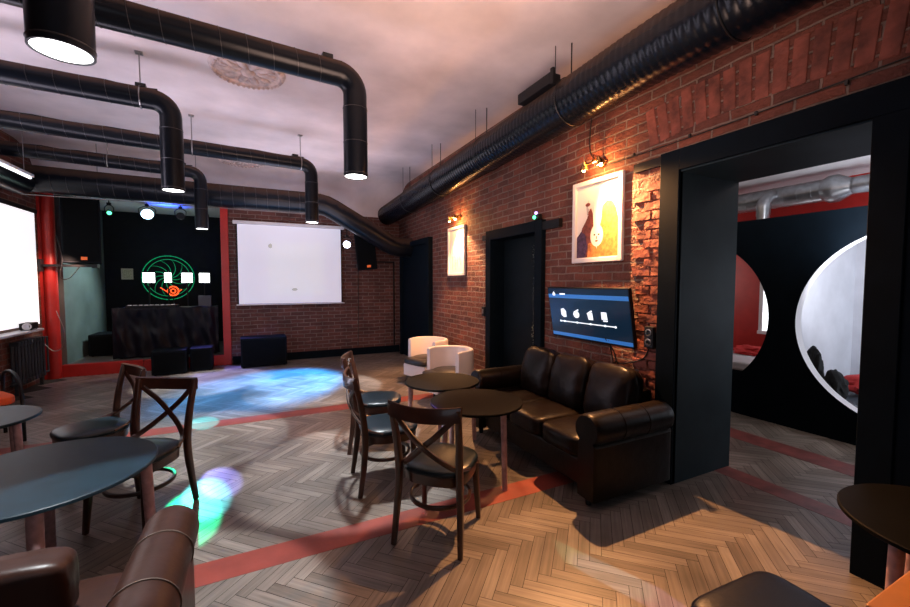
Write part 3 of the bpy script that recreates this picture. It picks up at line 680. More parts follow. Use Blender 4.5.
# white tub chairs
def tub(label, loc, rz):
    t = thing('tub_chair', label, 'armchair', (*loc, .0), rz, group='white leather tub chairs')
    bm = B(); ro, ri, zt = .33, .265, .70; n = 30; rings = []      # U-shaped shell open towards +Y
    path = [((1, 0), (0, .14)), ((1, 0), (0, .06))] + [((math.cos(a), math.sin(a)), (0, 0)) for a in [-PI * k / n for k in range(n + 1)]] + [((-1, 0), (0, .06)), ((-1, 0), (0, .14))]
    for k, ((c, s_), (ox, oy)) in enumerate(path):
        e_ = .985 if k in (0, len(path) - 1) else 1
        prof = [(ro, .12), (ro, zt - .03), (ro - .012, zt - .008), ((ro + ri) / 2, zt), (ri + .012, zt - .008), (ri, zt - .03), (ri, .12)]
        rings.append([bm.verts.new((r * c + ox, r * s_ + oy, z * (e_ if z > .5 else 1))) for r, z in prof])
    for a, b in zip(rings, rings[1:]):
        for j in range(len(prof)): bm.faces.new((a[j], b[j], b[(j + 1) % len(prof)], a[(j + 1) % len(prof)]))
    bm.faces.new(rings[0]); bm.faces.new(rings[-1][::-1])
    obj('shell', bm, M['white_leather'], t, smooth=True)
    bm = B(); lathe(bm, [(0, .12), (.26, .12), (.262, .30), (0, .30)], 36); box(bm, -.262, .262, 0, .29, .12, .30); obj('base', bm, M['white_leather'], t, smooth=True)
    bm = B(); lathe(bm, [(0, .30), (.25, .30), (.263, .34), (.26, .39), (.23, .41), (0, .415)], 36); cushion(bm, .50, .40, .10, (0, .14, .355), p=5, puff=.1); obj('seat_cushion', bm, mat('dark_seat', (.02, .017, .015), .4), t, smooth=True)
    for k in range(4):
        a = PI / 4 + k * PI / 2; bm = B(); tube(bm, [(.22 * math.cos(a), .22 * math.sin(a), 0), (.2 * math.cos(a), .2 * math.sin(a), .14)], .017, n=10); obj('leg', bm, M['plastic'], t)
tub('white leather tub chair nearer the camera, by the brick wall', (2.36, 5.0), face((-1, -.30)))
tub('white leather tub chair farther away, beside the dark far doorway', (2.46, 6.05), face((-1, -.35)))

# ------------------------------------------------------------------ right wall things
def picture(label, y0, y1, z0, z1, art, tilt=0.):
    t = thing('framed_picture', label, 'picture', (XR, (y0 + y1) / 2, z0), rot=(0, math.radians(-tilt * 57.3), 0)); w = (y1 - y0) / 2; h = z1 - z0; f = .045
    bm = B()
    box(bm, -.035, -.003, -w, -w + f, 0, h); box(bm, -.035, -.003, w - f, w, 0, h); box(bm, -.035, -.003, -w + f, w - f, 0, f); box(bm, -.035, -.003, -w + f, w - f, h - f, h)
    obj('frame', bm, M['frame'], t, bevel=.006)
    bm = B(); box(bm, -.012, -.004, -w + f, w - f, f, h - f); obj('print', bm, M['paper'], t)
    def shape(nm, m, pts, d):   # pts u 0..1 left to right seen from the room, v 0..1 up
        bm = B(); W_, H_ = 2 * (w - f), h - 2 * f
        poly(bm, [(-.0125 - d * .0004, (w - f) - u * W_, f + v * H_) for u, v in pts]); obj(nm, bm, m, t)
    art(shape); return t
def blob(cx, cy, rx, ry, n=28, j=0, s=0, a0=0, a1=2 * PI):
    return [(cx + rx * (1 + j * noise.noise(Vector((math.cos(a) * 2 + s, math.sin(a) * 2, s)))) * math.cos(a), cy + ry * (1 + j * noise.noise(Vector((math.sin(a) * 2, s, math.cos(a) * 2)))) * math.sin(a)) for a in [a0 + (a1 - a0) * k / n for k in range(n)]]
def art1(sh):
    sh('painted_hair', M['p_orange'], [(.50, .01), (.99, .01), (.99, .42), (.92, .62), (.84, .72), (.72, .74), (.62, .68), (.60, .5), (.52, .3)], 1)
    sh('painted_hair', M['p_brown'], [(.01, .01), (.34, .01), (.40, .2), (.42, .45), (.40, .60), (.36, .68), (.30, .66), (.27, .56), (.22, .50), (.14, .42), (.10, .32), (.01, .30)], 2)
    sh('painted_coat', M['p_dark'], [(.01, .01), (.22, .01), (.28, .15), (.22, .33), (.12, .38), (.01, .30)], 3)
    sh('painted_dress', M['p_orange'], [(.28, .01), (.78, .01), (.74, .18), (.58, .24), (.5, .12), (.44, .22), (.30, .2)], 4)
    sh('painted_face', M['paper'], blob(.50, .30, .15, .15), 5)
    for x in (.45, .55): sh('painted_eye', M['p_ink'], blob(x, .31, .022, .012, 10), 6)
    sh('painted_mouth', M['p_brown'], blob(.50, .225, .035, .012, 10), 6)
    sh('painted_nose', M['p_brown'], [(.49, .29), (.51, .29), (.505, .25), (.485, .25)], 6)
    sh('painted_profile', M['p_grey'], [(.24, .72), (.30, .80), (.28, .70), (.33, .66), (.28, .62), (.30, .58), (.26, .60), (.25, .66)], 5)
    sh('painted_glasses', M['p_brown'], blob(.28, .735, .06, .025, 14), 6)
picture('large white-framed picture of orange and brown figures above the television', 2.60, 3.235, 1.80, 2.60, art1)
def art2(sh):
    for k in range(6): sh('painted_line', M['p_grey'], blob(.2 + .12 * k, .3 + .07 * math.sin(k * 2), .035, .22 - .02 * k, 16, .8, k * 3.), 1)
picture('small white-framed pale picture left of the middle doorway', 5.66, 6.27, 1.72, 2.52, art2)
def wall_lamp(label, y, z):
    t = thing('picture_lamp', label, 'lamp', (XR, y, z), group='brass picture lamps')
    bm = B(); lathe(bm, [(0, -.03), (.045, -.03), (.045, -.004), (0, -.004)], 20, mtx=RY(-PI / 2) @ Matrix.Scale(-1, 4, (0, 0, 1))); obj('backplate', bm, M['brass'], t, smooth=True)
    bm = B(); tube(bm, smooth_path([(-.03, 0, 0), (-.08, 0, .03), (-.13, 0, .02), (-.15, 0, -.01)], 5), .008, n=8); tube(bm, [(-.14, -.11, -.005), (-.14, .11, -.005)], .007, n=8); obj('arm', bm, M['brass'], t, smooth=True)
    for s in (-1, 1):
        bm = B(); lathe(bm, [(.016, .05), (.022, .02), (.042, -.02), (.044, -.022), (.040, -.018), (.02, .018), (0, .03)], 20, mtx=RX(s * .35) @ RY(-.35), c=(-.14, s * .10, -.02)); o = obj('lamp_shade', bm, M['brass'], t, smooth=True)
        bm = B(); bmesh.ops.create_icosphere(bm, subdivisions=2, radius=.017, matrix=Matrix.Translation((-.142, s * .105, -.052))); obj('bulb', bm, M['warm'], t, smooth=True)
    return t
wall_lamp('brass two-spot picture lamp over the large picture, lit warm', 2.86, 2.72)
wall_lamp('brass two-spot picture lamp over the small pale picture, lit warm', 5.86, 2.65)
def light(kind, name, loc, energy, color, target=None, size=45, blend=.3, soft=.04, sx=1, sy=1, spread=None):
    ld = bpy.data.lights.new(name, kind); ld.energy = energy; ld.color = color
    if kind == 'SPOT': ld.spot_size = math.radians(size); ld.spot_blend = blend
    if kind == 'AREA':
        ld.shape = 'RECTANGLE'; ld.size = sx; ld.size_y = sy
        if spread: ld.spread = math.radians(spread)
    else: ld.shadow_soft_size = soft
    o = bpy.data.objects.new(name, ld); COL.objects.link(o); o.location = loc
    if target is not None: o.rotation_euler = (Vector(target) - Vector(loc)).to_track_quat('-Z', 'Y').to_euler()
    return o
# television
t = thing('television', 'wall-mounted flat television showing a blue menu, above the sofa', 'television', (XR, 2.93, 1.315), rot=(0, math.radians(-10), 0))
W2, H2, px = .53, .265, -.12
bm = B(); box(bm, px, px + .035, -W2, W2, -H2, H2); obj('casing', bm, M['plastic'], t, bevel=.004)
bm = B(); box(bm, px - .002, px, -W2 + .012, W2 - .012, -H2 + .018, H2 - .012); scn = obj('screen', bm, M['tvscr'], t)
bm = B()
box(bm, px - .003, px - .002, -W2 + .012, W2 - .012, H2 - .11, H2 - .07); box(bm, px - .003, px - .002, -W2 + .012, W2 - .012, -H2 + .02, -H2 + .055); obj('menu_band', bm, M['tvband'], scn)
def tvpoly(pts): poly(bmi, [(px - .0045, -u, v) for u, v in pts])    # u to the right as seen
bmi = B()
for cx, k in ((-.31, 0), (-.13, 1), (.05, 2), (.23, 3)):
    if k == 0: tvpoly([(cx - .04, .04), (cx + .0, .05), (cx + .035, .02), (cx + .035, -.04), (cx - .005, -.045), (cx - .04, -.02)])
    if k == 1: tvpoly(blob(cx, -.005, .042, .036, 14)); tvpoly([(cx - .035, .02), (cx + .03, .05), (cx + .04, .04), (cx - .02, .01)])
    if k == 2: tvpoly([(cx - .04, .015), (cx + .03, .05), (cx + .036, .035), (cx - .01, .012)]); tvpoly([(cx - .03, .01), (cx + .035, .025), (cx + .04, -.045), (cx - .02, -.045)])
    if k == 3: tvpoly([(cx - .035, .04), (cx + .03, .04), (cx + .035, -.03), (cx - .035, -.03)]); tvpoly([(cx - .02, -.035), (cx + .04, -.035), (cx + .03, -.048), (cx - .02, -.048)])
tvpoly([(-.37, -.082), (.34, -.082), (.34, -.092), (-.37, -.092)])
for cx in (-.37, -.31, -.13, .05, .23, .35): tvpoly(blob(cx, -.087, .012, .012, 10))
tvpoly([(-.45, .20), (-.43, .225), (-.41, .20), (-.41, .18), (-.45, .18)])
tvpoly([(-.34, .205), (-.26, .205), (-.26, .19), (-.34, .19)])
obj('menu_icons', bmi, M['tvwhite'], scn)
bm = B(); box(bm, px + .03, -.03, -.15, .15, -.1, .1); obj('wall_bracket', bm, M['plastic'], t)
bm = B(); tube(bm, smooth_path([(XR - .09, 2.72, 1.10), (XR - .04, 2.66, .98), (XR - .03, 2.62, .88), (XR - .02, 2.50, .90), (XR - .02, 2.36, .96), (XR - .02, 2.30, 1.06)], 8), .006, n=8); tube(bm, smooth_path([(XR - .08, 2.68, 1.08), (XR - .03, 2.69, .95), (XR - .03, 2.66, .82), (XR - .05, 2.62, .90), (XR - .02, 2.60, .80)], 8), .006, n=8)
tag(obj('power_cable', bm, M['cable'], smooth=True), 'black cable looping from the television to the wall socket', 'cable')
t = thing('wall_socket', 'black double socket box on the brick beside the passage frame', 'socket', (XR, 2.29, 1.06))
bm = B(); box(bm, -.05, -.001, -.045, .045, 0, .18); obj('housing', bm, M['plastic'], t, bevel=.006)
bm = B()
for z in (.05, .13): lathe(bm, [(.028, 0), (.03, .006), (.022, .008), (.02, 0)], 20, mtx=RY(-PI / 2), c=(-.05, 0, z))
obj('socket_ring', bm, M['steel'], t)
t = thing('light_switch', 'small black switch box on the brick left of the middle doorway', 'switch', (XR, 5.06, 1.12))
bm = B(); box(bm, -.035, -.001, -.04, .04, 0, .14); obj('housing', bm, M['plastic'], t, bevel=.005)
bm = B(); box(bm, -.042, -.035, -.018, .018, .04, .1); obj('rocker', bm, M['steel'], t)
# garland in the door gap
bm = B(); random.seed(3)
for k in range(420):
    z = 2.05 - k * .0036; a = random.uniform(0, 6.28); r = random.uniform(.012, .035); c = Vector((XR + .0, 3.90 + .012 * math.sin(k * .05), z)); d = Vector((math.cos(a), math.sin(a), random.uniform(-.4, .4))) * r; e = Vector((-math.sin(a), math.cos(a), 0)) * .004
    poly(bm, [c, c + d + e, c + d - e])
tag(obj('tinsel_garland', bm, M['garland']), 'shiny silver-green tinsel garland hanging in the gap of the middle doorway', 'garland')
# wires over the passage
bm = B(); tube(bm, [(XR - .012, y, 2.72 - .03 * math.sin((y - 1) * 1.2)) for y in [.6 + .12 * k for k in range(20)]], .0045, n=6)
for y in (1.1, 1.55, 2.0, 2.5): box(bm, XR - .018, XR, y, y + .015, 2.69, 2.715)
tag(obj('wall_cable', bm, M['cable']), 'thin black cable pinned to the brick above the passage', 'cable')
bm = B(); tube(bm, smooth_path([(XR - .05, 2.86, 2.74), (XR - .02, 3.0, 2.84), (XR - .02, 3.02, 3.0), (XR - .02, 3.0, 3.2)], 6), .005, n=6)
tag(obj('wall_cable', bm, M['cable']), 'short black cable rising from the large picture lamp to the duct', 'cable')
# coloured light patch over the doorway, put in as a small glowing box
t = thing('door_light_patch', 'green and violet light patch above the middle doorway, modelled as a small glowing box', 'lamp', (XR - .02, 3.78, 2.325))
bm = B(); box(bm, -.06, .0, -.04, .04, 0, .06); obj('housing', bm, M['plastic'], t, bevel=.005)
bm = B(); bmesh.ops.create_icosphere(bm, subdivisions=2, radius=.022, matrix=Matrix.Translation((-.065, .02, .025))); obj('green_light', bm, M['greenlight'], t, smooth=True)
bm = B(); bmesh.ops.create_icosphere(bm, subdivisions=2, radius=.02, matrix=Matrix.Translation((-.065, -.01, .07))); obj('violet_light', bm, mat('violet_glow', (.4, .3, 1), .3, emit=(.45, .35, 1), es=2.5), t, smooth=True)

# ------------------------------------------------------------------ back wall things
t = thing('projection_screen', 'large pull-down projection screen hanging on the brick back wall', 'projection screen', (.66, YB - .09, 1.14))
bm = B(); box(bm, -1.07, 1.03, -.04, .05, 1.60, 1.67); obj('roller_case', bm, M['whitemetal'], t, bevel=.012)
bm = B(); box(bm, -1.02, .98, 0, .006, .04, 1.60); obj('border', bm, M['plastic'], t)
bm = B(); box(bm, -.995, .955, -.005, 0, .05, 1.60); obj('canvas', bm, M['screen'], t)
bm = B(); box(bm, -.47, .60, -.007, -.005, .20, 1.28); im = obj('projected_image', bm, M['image'], t)
bm = B(); poly(bm, [(a * 1, -.0085, b) for a, b in blob(.02, .33, .06, .03, 16, .4)]); poly(bm, [(a, -.0085, b) for a, b in blob(-.42, 1.20, .04, .05, 16, .4)]); obj('image_detail', bm, mat('image_spot', (.5, .5, .45), .8, emit=(.5, .52, .48), es=.35), im)  # spots of the projected picture, their light put in as emission
bm = B(); box(bm, -1.04, 1.02, -.015, .02, .02, .045); obj('bottom_bar', bm, M['whitemetal'], t, bevel=.005)
# speakers
def speaker(label, loc, w, d, h, rot, badge=True, bracket=None):
    t = thing('loudspeaker', label, 'loudspeaker', loc, rot=rot)
    bm = B(); v = [(-w / 2, 0), (w / 2, 0), (w / 2 * .72, d), (-w / 2 * .72, d)]
    lo = [bm.verts.new((x, y, 0)) for x, y in v]; hi = [bm.verts.new((x, y, h)) for x, y in v]
    bm.faces.new(lo); bm.faces.new(hi[::-1])
    for k in range(4): bm.faces.new((lo[k], lo[(k + 1) % 4], hi[(k + 1) % 4], hi[k]))
    obj('cabinet', bm, M['cabinet'], t, bevel=.015)
    bm = B(); box(bm, -w / 2 + .03, w / 2 - .03, -.012, 0, .03, h - .03); gr = obj('grille', bm, M['grille'], t, bevel=.008)
    if badge:
        bm = B(); box(bm, -.01, .07, -.018, -.012, .05, .10); obj('badge', bm, M['orange'], t)
    return t
speaker('tall black loudspeaker hung at the left side of the stage', (-2.60, 8.72, 1.93), .50, .40, 1.08, (math.radians(-3), 0, math.radians(6)))
t = thing('speaker_bracket', 'black steel arm holding the left stage loudspeaker', 'bracket', (-2.87, 8.80, 1.885))
bm = B(); box(bm, -.32, .42, -.02, .02, -.02, .02); box(bm, .38, .46, -.05, .05, -.035, .03); obj('arm', bm, M['plastic'], t, bevel=.004)
bm = B(); box(bm, -.30, -.25, -.06, .06, -.1, .1); obj('wall_plate', bm, M['plastic'], t)
bm = B(); tube(bm, smooth_path([(-2.9, 8.72, 2.35), (-2.84, 8.70, 2.0), (-2.88, 8.72, 1.7), (-2.76, 8.7, 1.68), (-2.62, 8.7, 1.88)], 8), .007, n=6)
tag(obj('speaker_cable', bm, M['cable'], smooth=True), 'thin cable looping below the left stage loudspeaker', 'cable')
bm = B(); tube(bm, smooth_path([(-2.95, 8.72, 1.15), (-2.86, 8.72, .8), (-2.9, 8.72, .55), (-3.0, 8.7, .50), (-3.1, 8.68, .62)], 8), .006, n=6)
tag(obj('wall_cable', bm, M['steel'], smooth=True), 'thin pale cable hanging on the red pillar above the radiator', 'cable')
speaker('black loudspeaker tilted down beside the projection screen', (2.11, 8.55, 1.88), .42, .30, .93, (math.radians(6), math.radians(-6), math.radians(-10)))
t = thing('speaker_bracket', 'small steel bracket behind the tilted loudspeaker', 'bracket', (2.1, YB, 2.45))
bm = B(); box(bm, -.03, .03, -.18, 0, -.03, .03); obj('arm', bm, M['plastic'], t)
bm = B(); tube(bm, [(2.0, YB - .012, 2.1), (2.0, YB - .012, 1.0), (1.98, YB - .012, .17)], .006, n=6)
tag(obj('speaker_cable', bm, M['cable']), 'thin black cable down the brick from the tilted loudspeaker', 'cable')
bm = B(); box(bm, 2.2, 2.83, YB - .028, YB - .001, 2.06, 2.09); box(bm, 2.80, 2.83, YB - .028, YB - .001, .17, 2.06)
tag(obj('cable_conduit', bm, M['plastic']), 'black square conduit framing the far right of the back wall', 'conduit')
# boxes on the floor
def speaker_box(label, x0, x1, y0, d, h, rz=0, top=None):
    t = thing('subwoofer', label, 'speaker box', ((x0 + x1) / 2, y0 + d / 2, .005), rz); w = (x1 - x0) / 2
    bm = B(); box(bm, -w, w, -d / 2, d / 2, .012, h); obj('cabinet', bm, M['cabinet'], t, bevel=.015)
    bm = B(); box(bm, -w + .035, w - .035, -d / 2 - .008, -d / 2 + .002, .05, h - .04); obj('grille', bm, M['grille'], t, bevel=.004)
    for sx in (-w + .05, w - .05):
        for sy in (-d / 2 + .05, d / 2 - .05):
            bm = B(); tube(bm, [(sx, sy, 0), (sx, sy, .014)], .02, n=10); obj('foot', bm, M['plastic'], t)
speaker_box('large black speaker box on the floor under the projection screen', -.32, .48, 8.46, .42, .56, math.radians(2))
speaker_box('black speaker box at the stage front, the left and wider of two', -1.68, -1.17, 8.42, .42, .42, math.radians(4))
speaker_box('black speaker box at the stage front, right one beside the red post', -1.13, -.78, 8.55, .36, .42, math.radians(2))
speaker_box('black monitor box standing on the stage floor at the left', -2.92, -2.48, 9.9, .6, .42, 0)
bpy.data.objects[-1 if False else 'subwoofer.003'].location.z = .192

# ------------------------------------------------------------------ stage
t = thing('dj_table', 'table on the stage hung with a black glossy tarpaulin', 'table', (-1.56, 9.62, .192))
bm = B(); box(bm, -.80, .80, -.25, .35, .90, .93); obj('tabletop', bm, M['black'], t)
for sx in (-.74, .74):
    for sy in (-.2, .3):
        bm = B(); box(bm, sx - .02, sx + .02, sy - .02, sy + .02, 0, .9); obj('leg', bm, M['plastic'], t)
bm = B(); nx, nz = 90, 26; g = []
for i in range(nx + 1):
    row = []
    for j in range(nz + 1):
        u = i / nx; v = j / nz; x = -.84 + 1.68 * u
        fold = .030 * math.sin(u * 38 + 2 * math.sin(v * 2.3)) * (1 - .5 * v) + .035 * noise.noise(Vector((u * 7, v * 2.5, 1.3))) + .018 * noise.noise(Vector((u * 22 + v * 4, v * 5, 5.3)))
        row.append(bm.verts.new((x, -.33 + fold, .02 + .93 * v + (.01 * math.sin(u * 25) if j == nz else 0))))
    g.append(row)
for i in range(nx):
    for j in range(nz): bm.faces.new((g[i][j], g[i + 1][j], g[i + 1][j + 1], g[i][j + 1]))
o = obj('tarpaulin', bm, M['cloth'], t, smooth=True); md = o.modifiers.new('th', 'SOLIDIFY'); md.thickness = .004
t = thing('dj_mixer', 'low mixer with small white keys on the stage table', 'mixer', (-1.78, 9.55, 1.124))
bm = B(); box(bm, -.45, .35, -.1, .2, 0, .05); obj('housing', bm, M['plastic'], t, bevel=.006)
bm = B()
for k in range(9): box(bm, -.42 + k * .085, -.39 + k * .085 + .02, -.08, -.04, .05, .062)
obj('keys', bm, M['whitemetal'], t)
t = thing('monitor_box', 'small grey box standing at the right end of the stage table', 'box', (-.97, 9.60, 1.124))
bm = B(); box(bm, -.11, .11, -.06, .06, 0, .22); obj('housing', bm, mat('grey_box', (.06, .07, .09), .5), t, bevel=.006)
# led panels on stands
for k, (x, w, lb) in enumerate(((-2.10, .105, 'glowing square white LED panel, leftmost of the four on the stage'), (-1.76, .065, 'glowing narrow white LED panel, second from left on the stage'), (-1.41, .10, 'glowing square white LED panel, third from left on the stage'), (-1.08, .10, 'glowing square white LED panel, rightmost of the four on the stage'))):
    t = thing('led_panel', lb, 'stage light', (x, 10.7, 1.60), group='white LED panels on the stage')
    bm = B(); box(bm, -w - .01, w + .01, 0, .03, -.01, .25); obj('housing', bm, M['plastic'], t)
    bm = B(); box(bm, -w, w, -.006, 0, .01, .22); obj('lit_face', bm, M['led'], t, bevel=.01)
    bm = B(); tube(bm, [(0, .015, -.01), (0, .015, -1.405)], .014, n=8); box(bm, -.12, .12, -.08, .1, -1.408, -1.39); obj('stand', bm, M['plastic'], t)
t = thing('framed_picture', 'tiny yellowed picture on the black stage wall left of the LED panels', 'picture', (-2.60, 11.29, 1.68))
bm = B(); box(bm, -.105, .105, -.03, 0, 0, .24); obj('frame', bm, mat('pale_frame', (.5, .5, .38), .5), t, bevel=.004)
bm = B(); box(bm, -.08, .08, -.033, -.029, .025, .215); obj('print', bm, M['paperpic'], t)
# green laser light on the stage back wall, put into glowing rings and spokes
t = thing('laser_pattern', 'round green laser light pattern on the black stage wall behind the LED panels, modelled as glowing rings', 'projected light pattern', (-1.84, 11.26, 1.72))
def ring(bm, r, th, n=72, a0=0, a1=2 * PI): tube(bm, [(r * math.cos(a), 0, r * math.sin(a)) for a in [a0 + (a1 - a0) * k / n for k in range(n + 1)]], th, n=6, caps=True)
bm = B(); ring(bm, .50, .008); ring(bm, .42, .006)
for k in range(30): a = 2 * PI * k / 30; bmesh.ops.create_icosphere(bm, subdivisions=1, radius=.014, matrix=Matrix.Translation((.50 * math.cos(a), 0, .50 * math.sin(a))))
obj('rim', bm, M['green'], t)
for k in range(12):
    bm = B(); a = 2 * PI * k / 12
    tube(bm, [((.06 + .36 * s) * math.cos(a + .9 * s), 0, (.06 + .36 * s) * math.sin(a + .9 * s)) for s in [j / 10 for j in range(11)]], [.009 - .0007 * j for j in range(11)], n=6); obj('laser_spoke', bm, M['green'], t)
t = thing('laser_swirl', 'small red laser light swirl below the green pattern, modelled as glowing tubes', 'projected light pattern', (-1.72, 11.0, 1.42))
bm = B(); ring(bm, .10, .016, 30); ring(bm, .045, .014, 20); tube(bm, [(.1 + .02, 0, 0), (.16, 0, .03)], .01, n=6); tube(bm, [(-.11, 0, -.02), (-.24, 0, .08)], .01, n=6); obj('swirl', bm, M['redlaser'], t)  # red laser light modelled as glowing tubes
bm = B(); tube(bm, [(0, 0, -.1), (0, 0, -1.22)], .012, n=8); box(bm, -.1, .1, -.08, .1, -1.226, -1.21); obj('stand', bm, M['plastic'], t)
# stage spotlights
def stage_spot(label, loc, d, lens, r=.07, ztop=3.17, body='plastic'):
    t = thing('spotlight', label, 'spotlight', loc, group='stage spotlights'); A_ = aim(d)
    bm = B(); lathe(bm, [(0, -.16), (r * .7, -.15), (r * .85, -.08), (r, 0), (r + .005, .02), (r - .008, .02), (r - .008, .005)], 24, mtx=A_); obj('housing', bm, M[body], t, smooth=True)
    bm = B(); disc(bm, r - .008, A_ @ Vector((0, 0, .008)), 24, mtx=A_); obj('lens', bm, M[lens], t)
    bm = B(); zt = ztop - loc[2]
    tube(bm, smooth_path([(-r - .02, 0, 0), (-r - .02, 0, .10), (0, 0, .15), (r + .02, 0, .10), (r + .02, 0, 0)], 5), .008, n=6); tube(bm, [(0, 0, .15), (0, 0, zt)], .010, n=6); box(bm, -.03, .03, -.03, .03, .14, .19); obj('yoke', bm, M['plastic'], t)
    return t
stage_spot('blue-white glowing stage spotlight under the stage ceiling', (-1.93, 9.9, 2.96), (.25, -1, -.45), 'bluelens', .11)
stage_spot('small stage light with a green lens, left of the blue spotlight', (-2.52, 9.9, 2.94), (.3, -1, -.4), 'greenlight', .045)
stage_spot('small black stage light between the blue spotlight and the red post', (-1.38, 9.9, 2.96), (.1, -1, -.3), 'plastic', .07)
stage_spot('small stage light with a teal lens at the edge of the red post', (-.95, 9.9, 2.92), (.2, -1, -.3), 'greenlight', .035)
stage_spot('white-violet glowing spotlight between projection screen and tilted loudspeaker', (1.68, 8.55, 2.40), (-.45, -1, -.42), 'violetlens', .085, ztop=2.95)
# ------------------------------------------------------------------ left wall
t = thing('projection_screen', 'bright white projection screen on the left wall above the sill', 'projection screen', (XL + .036, 7.1, .95))
bm = B(); box(bm, 0, .008, -1.7, 1.62, 0, 1.75); obj('canvas', bm, M['screenl'], t)
bm = B(); box(bm, -.03, .03, -1.74, 1.66, 1.75, 1.81); obj('roller_case', bm, M['plastic'], t)
t = thing('window_sill_shelf', 'white sill shelf running below the left projection screen', 'shelf', (XL, 7.2, .87))
bm = B(); box(bm, .002, .21, -1.8, 1.2, 0, .035); obj('board', bm, M['whitemetal'], t, bevel=.008)
t = thing('projector', 'black projector with a round lens on the white sill', 'projector', (XL + .125, 8.16, .907), .12)
bm = B(); box(bm, -.07, .07, -.15, .15, .01, .105); obj('housing', bm, M['plastic'], t, bevel=.012)
bm = B(); lathe(bm, [(.045, 0), (.05, .02), (.034, .022), (.03, .005), (0, .006)], 24, mtx=aim((.25, -1, 0)), c=(.015, -.15, .058)); obj('lens', bm, M['whitemetal'], t, smooth=True)
for sx in (-.05, .05):
    bm = B(); tube(bm, [(sx, -.12, 0), (sx, -.12, .012)], .01, n=8); tube(bm, [(sx, .12, 0), (sx, .12, .012)], .01, n=8); obj('foot', bm, M['plastic'], t)
t = thing('radiator', 'dark ribbed cast-iron radiator under the sill at the left wall', 'radiator', (XL + .11, 8.15, .004))
for k in range(9):
    bm = B(); y = -.36 + k * .09
    for dx in (-.035, .035): tube(bm, [(dx, y, .16), (dx, y, .74)], .020, n=8)
    box(bm, -.055, .055, y - .028, y + .028, .14, .2); box(bm, -.055, .055, y - .028, y + .028, .70, .76); obj('section', bm, M['radiator'], t, bevel=.01)
bm = B(); tube(bm, [(0, -.5, .17), (0, .60, .17)], .018, n=10); tube(bm, [(0, .3, .73), (0, .60, .73), (0, .6, .17)], .014, n=8); obj('pipe', bm, M['radiator'], t, smooth=True)
for y in (-.36, .36):
    bm = B(); box(bm, -.02, .02, y - .02, y + .02, 0, .15); obj('foot', bm, M['radiator'], t)

# ------------------------------------------------------------------ light
# warm picture lamps
light('SPOT', 'picture_light', (XR - .17, 2.93, 2.68), 680, (1, .46, .17), (XR - .50, 1.05, .0), 100, .9, .02)
light('POINT', 'picture_glow', (XR - .13, 2.86, 2.68), 15, (1, .42, .12), soft=.02)
light('POINT', 'picture_glow', (XR - .13, 5.86, 2.60), 22, (1, .42, .12), soft=.02)
light('SPOT', 'picture_light', (XR - .17, 5.86, 2.60), 360, (1, .48, .2), (XR - .25, 5.4, .0), 100, .6, .03)
# stage and party lights
light('SPOT', 'blue_stage_beam', (1.60, 8.40, 2.36), 3600, (.01, .36, 1), (.25, 7.0, 0), 44, .6, .05)
light('SPOT', 'white_stage_beam', (1.60, 8.40, 2.36), 200, (.30, .85, 1), (.25, 7.05, 0), 16, .9, .05)
light('SPOT', 'blue_stage_beam', (1.60, 8.40, 2.36), 260, (.08, .25, 1), (.1, 8.65, .5), 22, .6, .04)
light('SPOT', 'violet_stage_beam', (-1.9, 9.75, 2.90), 1300, (.25, .22, 1), (-.1, 7.9, 0), 34, .7, .05)
light('SPOT', 'ceiling_blue', (-1.62, 9.9, 2.98), 26, (.02, .08, 1), (-1.6, 9.9, 3.4), 132, .1, .02)
light('POINT', 'stage_glow', (-1.8, 10.2, 2.2), 5, (.55, .9, .8), soft=.2)
light('SPOT', 'stage_side', (-1.2, 9.9, 2.9), 330, (.75, .95, .9), (-3.0, 9.9, 1.4), 60, .8, .1)
light('SPOT', 'green_effect', (-1.2, 8.5, 2.75), 1000, (.02, 1, .40), (-.45, 3.22, 0), 3.8, .4, .01)
light('SPOT', 'cyan_effect', (-1.2, 8.5, 2.75), 1000, (.15, .75, .8), (-.38, 3.46, 0), 3.6, .5, .01)
light('SPOT', 'violet_effect', (-1.2, 8.5, 2.75), 1000, (.35, .35, 1), (-.30, 3.68, 0), 3.4, .5, .01)
light('SPOT', 'cyan_effect', (-1.4, 8.55, 2.8), 1300, (.03, .8, .8), (-.60, 5.35, 0), 4.5, .3, .01)
light('SPOT', 'green_effect', (-1.0, 8.5, 2.75), 3500, (.1, 1, .55), (1.64, 1.70, 0), 2.2, .3, .01)
light('SPOT', 'violet_effect', (-1.0, 8.5, 2.75), 3500, (.45, .25, 1), (1.76, 1.38, 0), 2.2, .4, .01)
light('SPOT', 'column_light', (-2.72, 8.55, 2.0), 30, (1, .55, .4), (-2.95, 8.9, 1.6), 120, .8, .05)
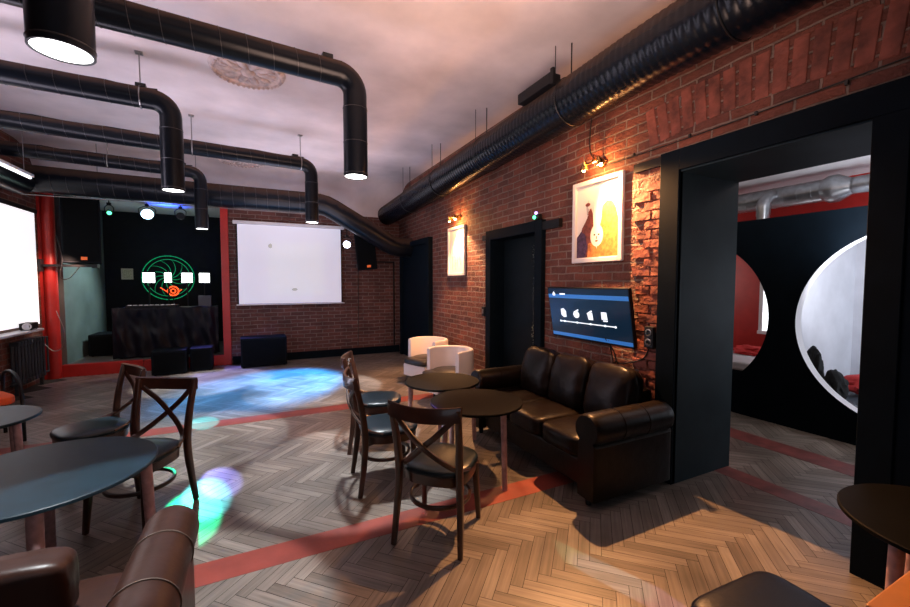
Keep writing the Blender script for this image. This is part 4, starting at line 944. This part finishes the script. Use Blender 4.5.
# niche daylight, and area fills added without fixtures
light('AREA', 'front_fill', (-1.2, YF + .1, 2.0), 14, (.80, .86, 1), (-.6, 4, 1.2), sx=2.6, sy=2.0)  # unseen fill added behind the camera
light('AREA', 'ceiling_fill_rose', (.9, 1.6, 2.1), 62, (1, .66, .54), (1.1, 3.4, 3.75), sx=1.2, sy=1.2)  # added rose fill that brightens the ceiling
light('AREA', 'ceiling_fill_lilac', (-2.4, 4.5, 2.5), 70, (.88, .80, 1), (-1.0, 5.0, 3.75), sx=.6, sy=5)  # lilac ceiling fill added along the left side, no fixture
light('AREA', 'ceiling_fill_back', (.6, 7.0, 2.3), 22, (.90, .80, .95), (.6, 7.2, 3.75), sx=1.5, sy=1.5)  # added fill lifting the far part of the ceiling
light('AREA', 'hall_fill', (4.5, 2.2, 2.9), 14, (1, .80, .66), (4.5, 2.2, 0), sx=.8, sy=5)  # ambient fill added for the hall
light('AREA', 'niche_window', (6.1, .2, 1.5), 27, (.85, .90, 1), (6.3, 2.4, 1.5), sx=1.1, sy=1.4)
light('AREA', 'red_niche', (5.6, 5.0, 1.7), 9, (1, .93, .9), (6.9, 3.6, 1.2), sx=.6, sy=.9)
light('AREA', 'hall_ceiling_fill', (4.85, 1.6, 2.5), 26, (.93, .93, 1), (5.6, 1.9, 2.98), sx=.5, sy=3)  # fill added to brighten the hall ceiling

w = bpy.data.worlds.new('world'); sc.world = w; w.use_nodes = True
w.node_tree.nodes['Background'].inputs[0].default_value = (.5, .5, .6, 1); w.node_tree.nodes['Background'].inputs[1].default_value = .05

# ------------------------------------------------------------------ camera
f_px = 404.; yaw = math.atan(197 / f_px); pit = math.atan(20.5 / f_px)
cd = bpy.data.cameras.new('camera'); cd.sensor_width = 36; cd.lens = f_px / 910 * 36; cd.clip_start = .05
co = bpy.data.objects.new('camera', cd); COL.objects.link(co); co.location = (0, 0, 1.6)
co.rotation_euler = (PI / 2 - pit, 0, -yaw); sc.camera = co
sc.view_settings.view_transform = 'Standard'; sc.view_settings.look = 'None'; sc.view_settings.gamma = 1; sc.view_settings.exposure = 0
sc.view_settings.use_curve_mapping = False
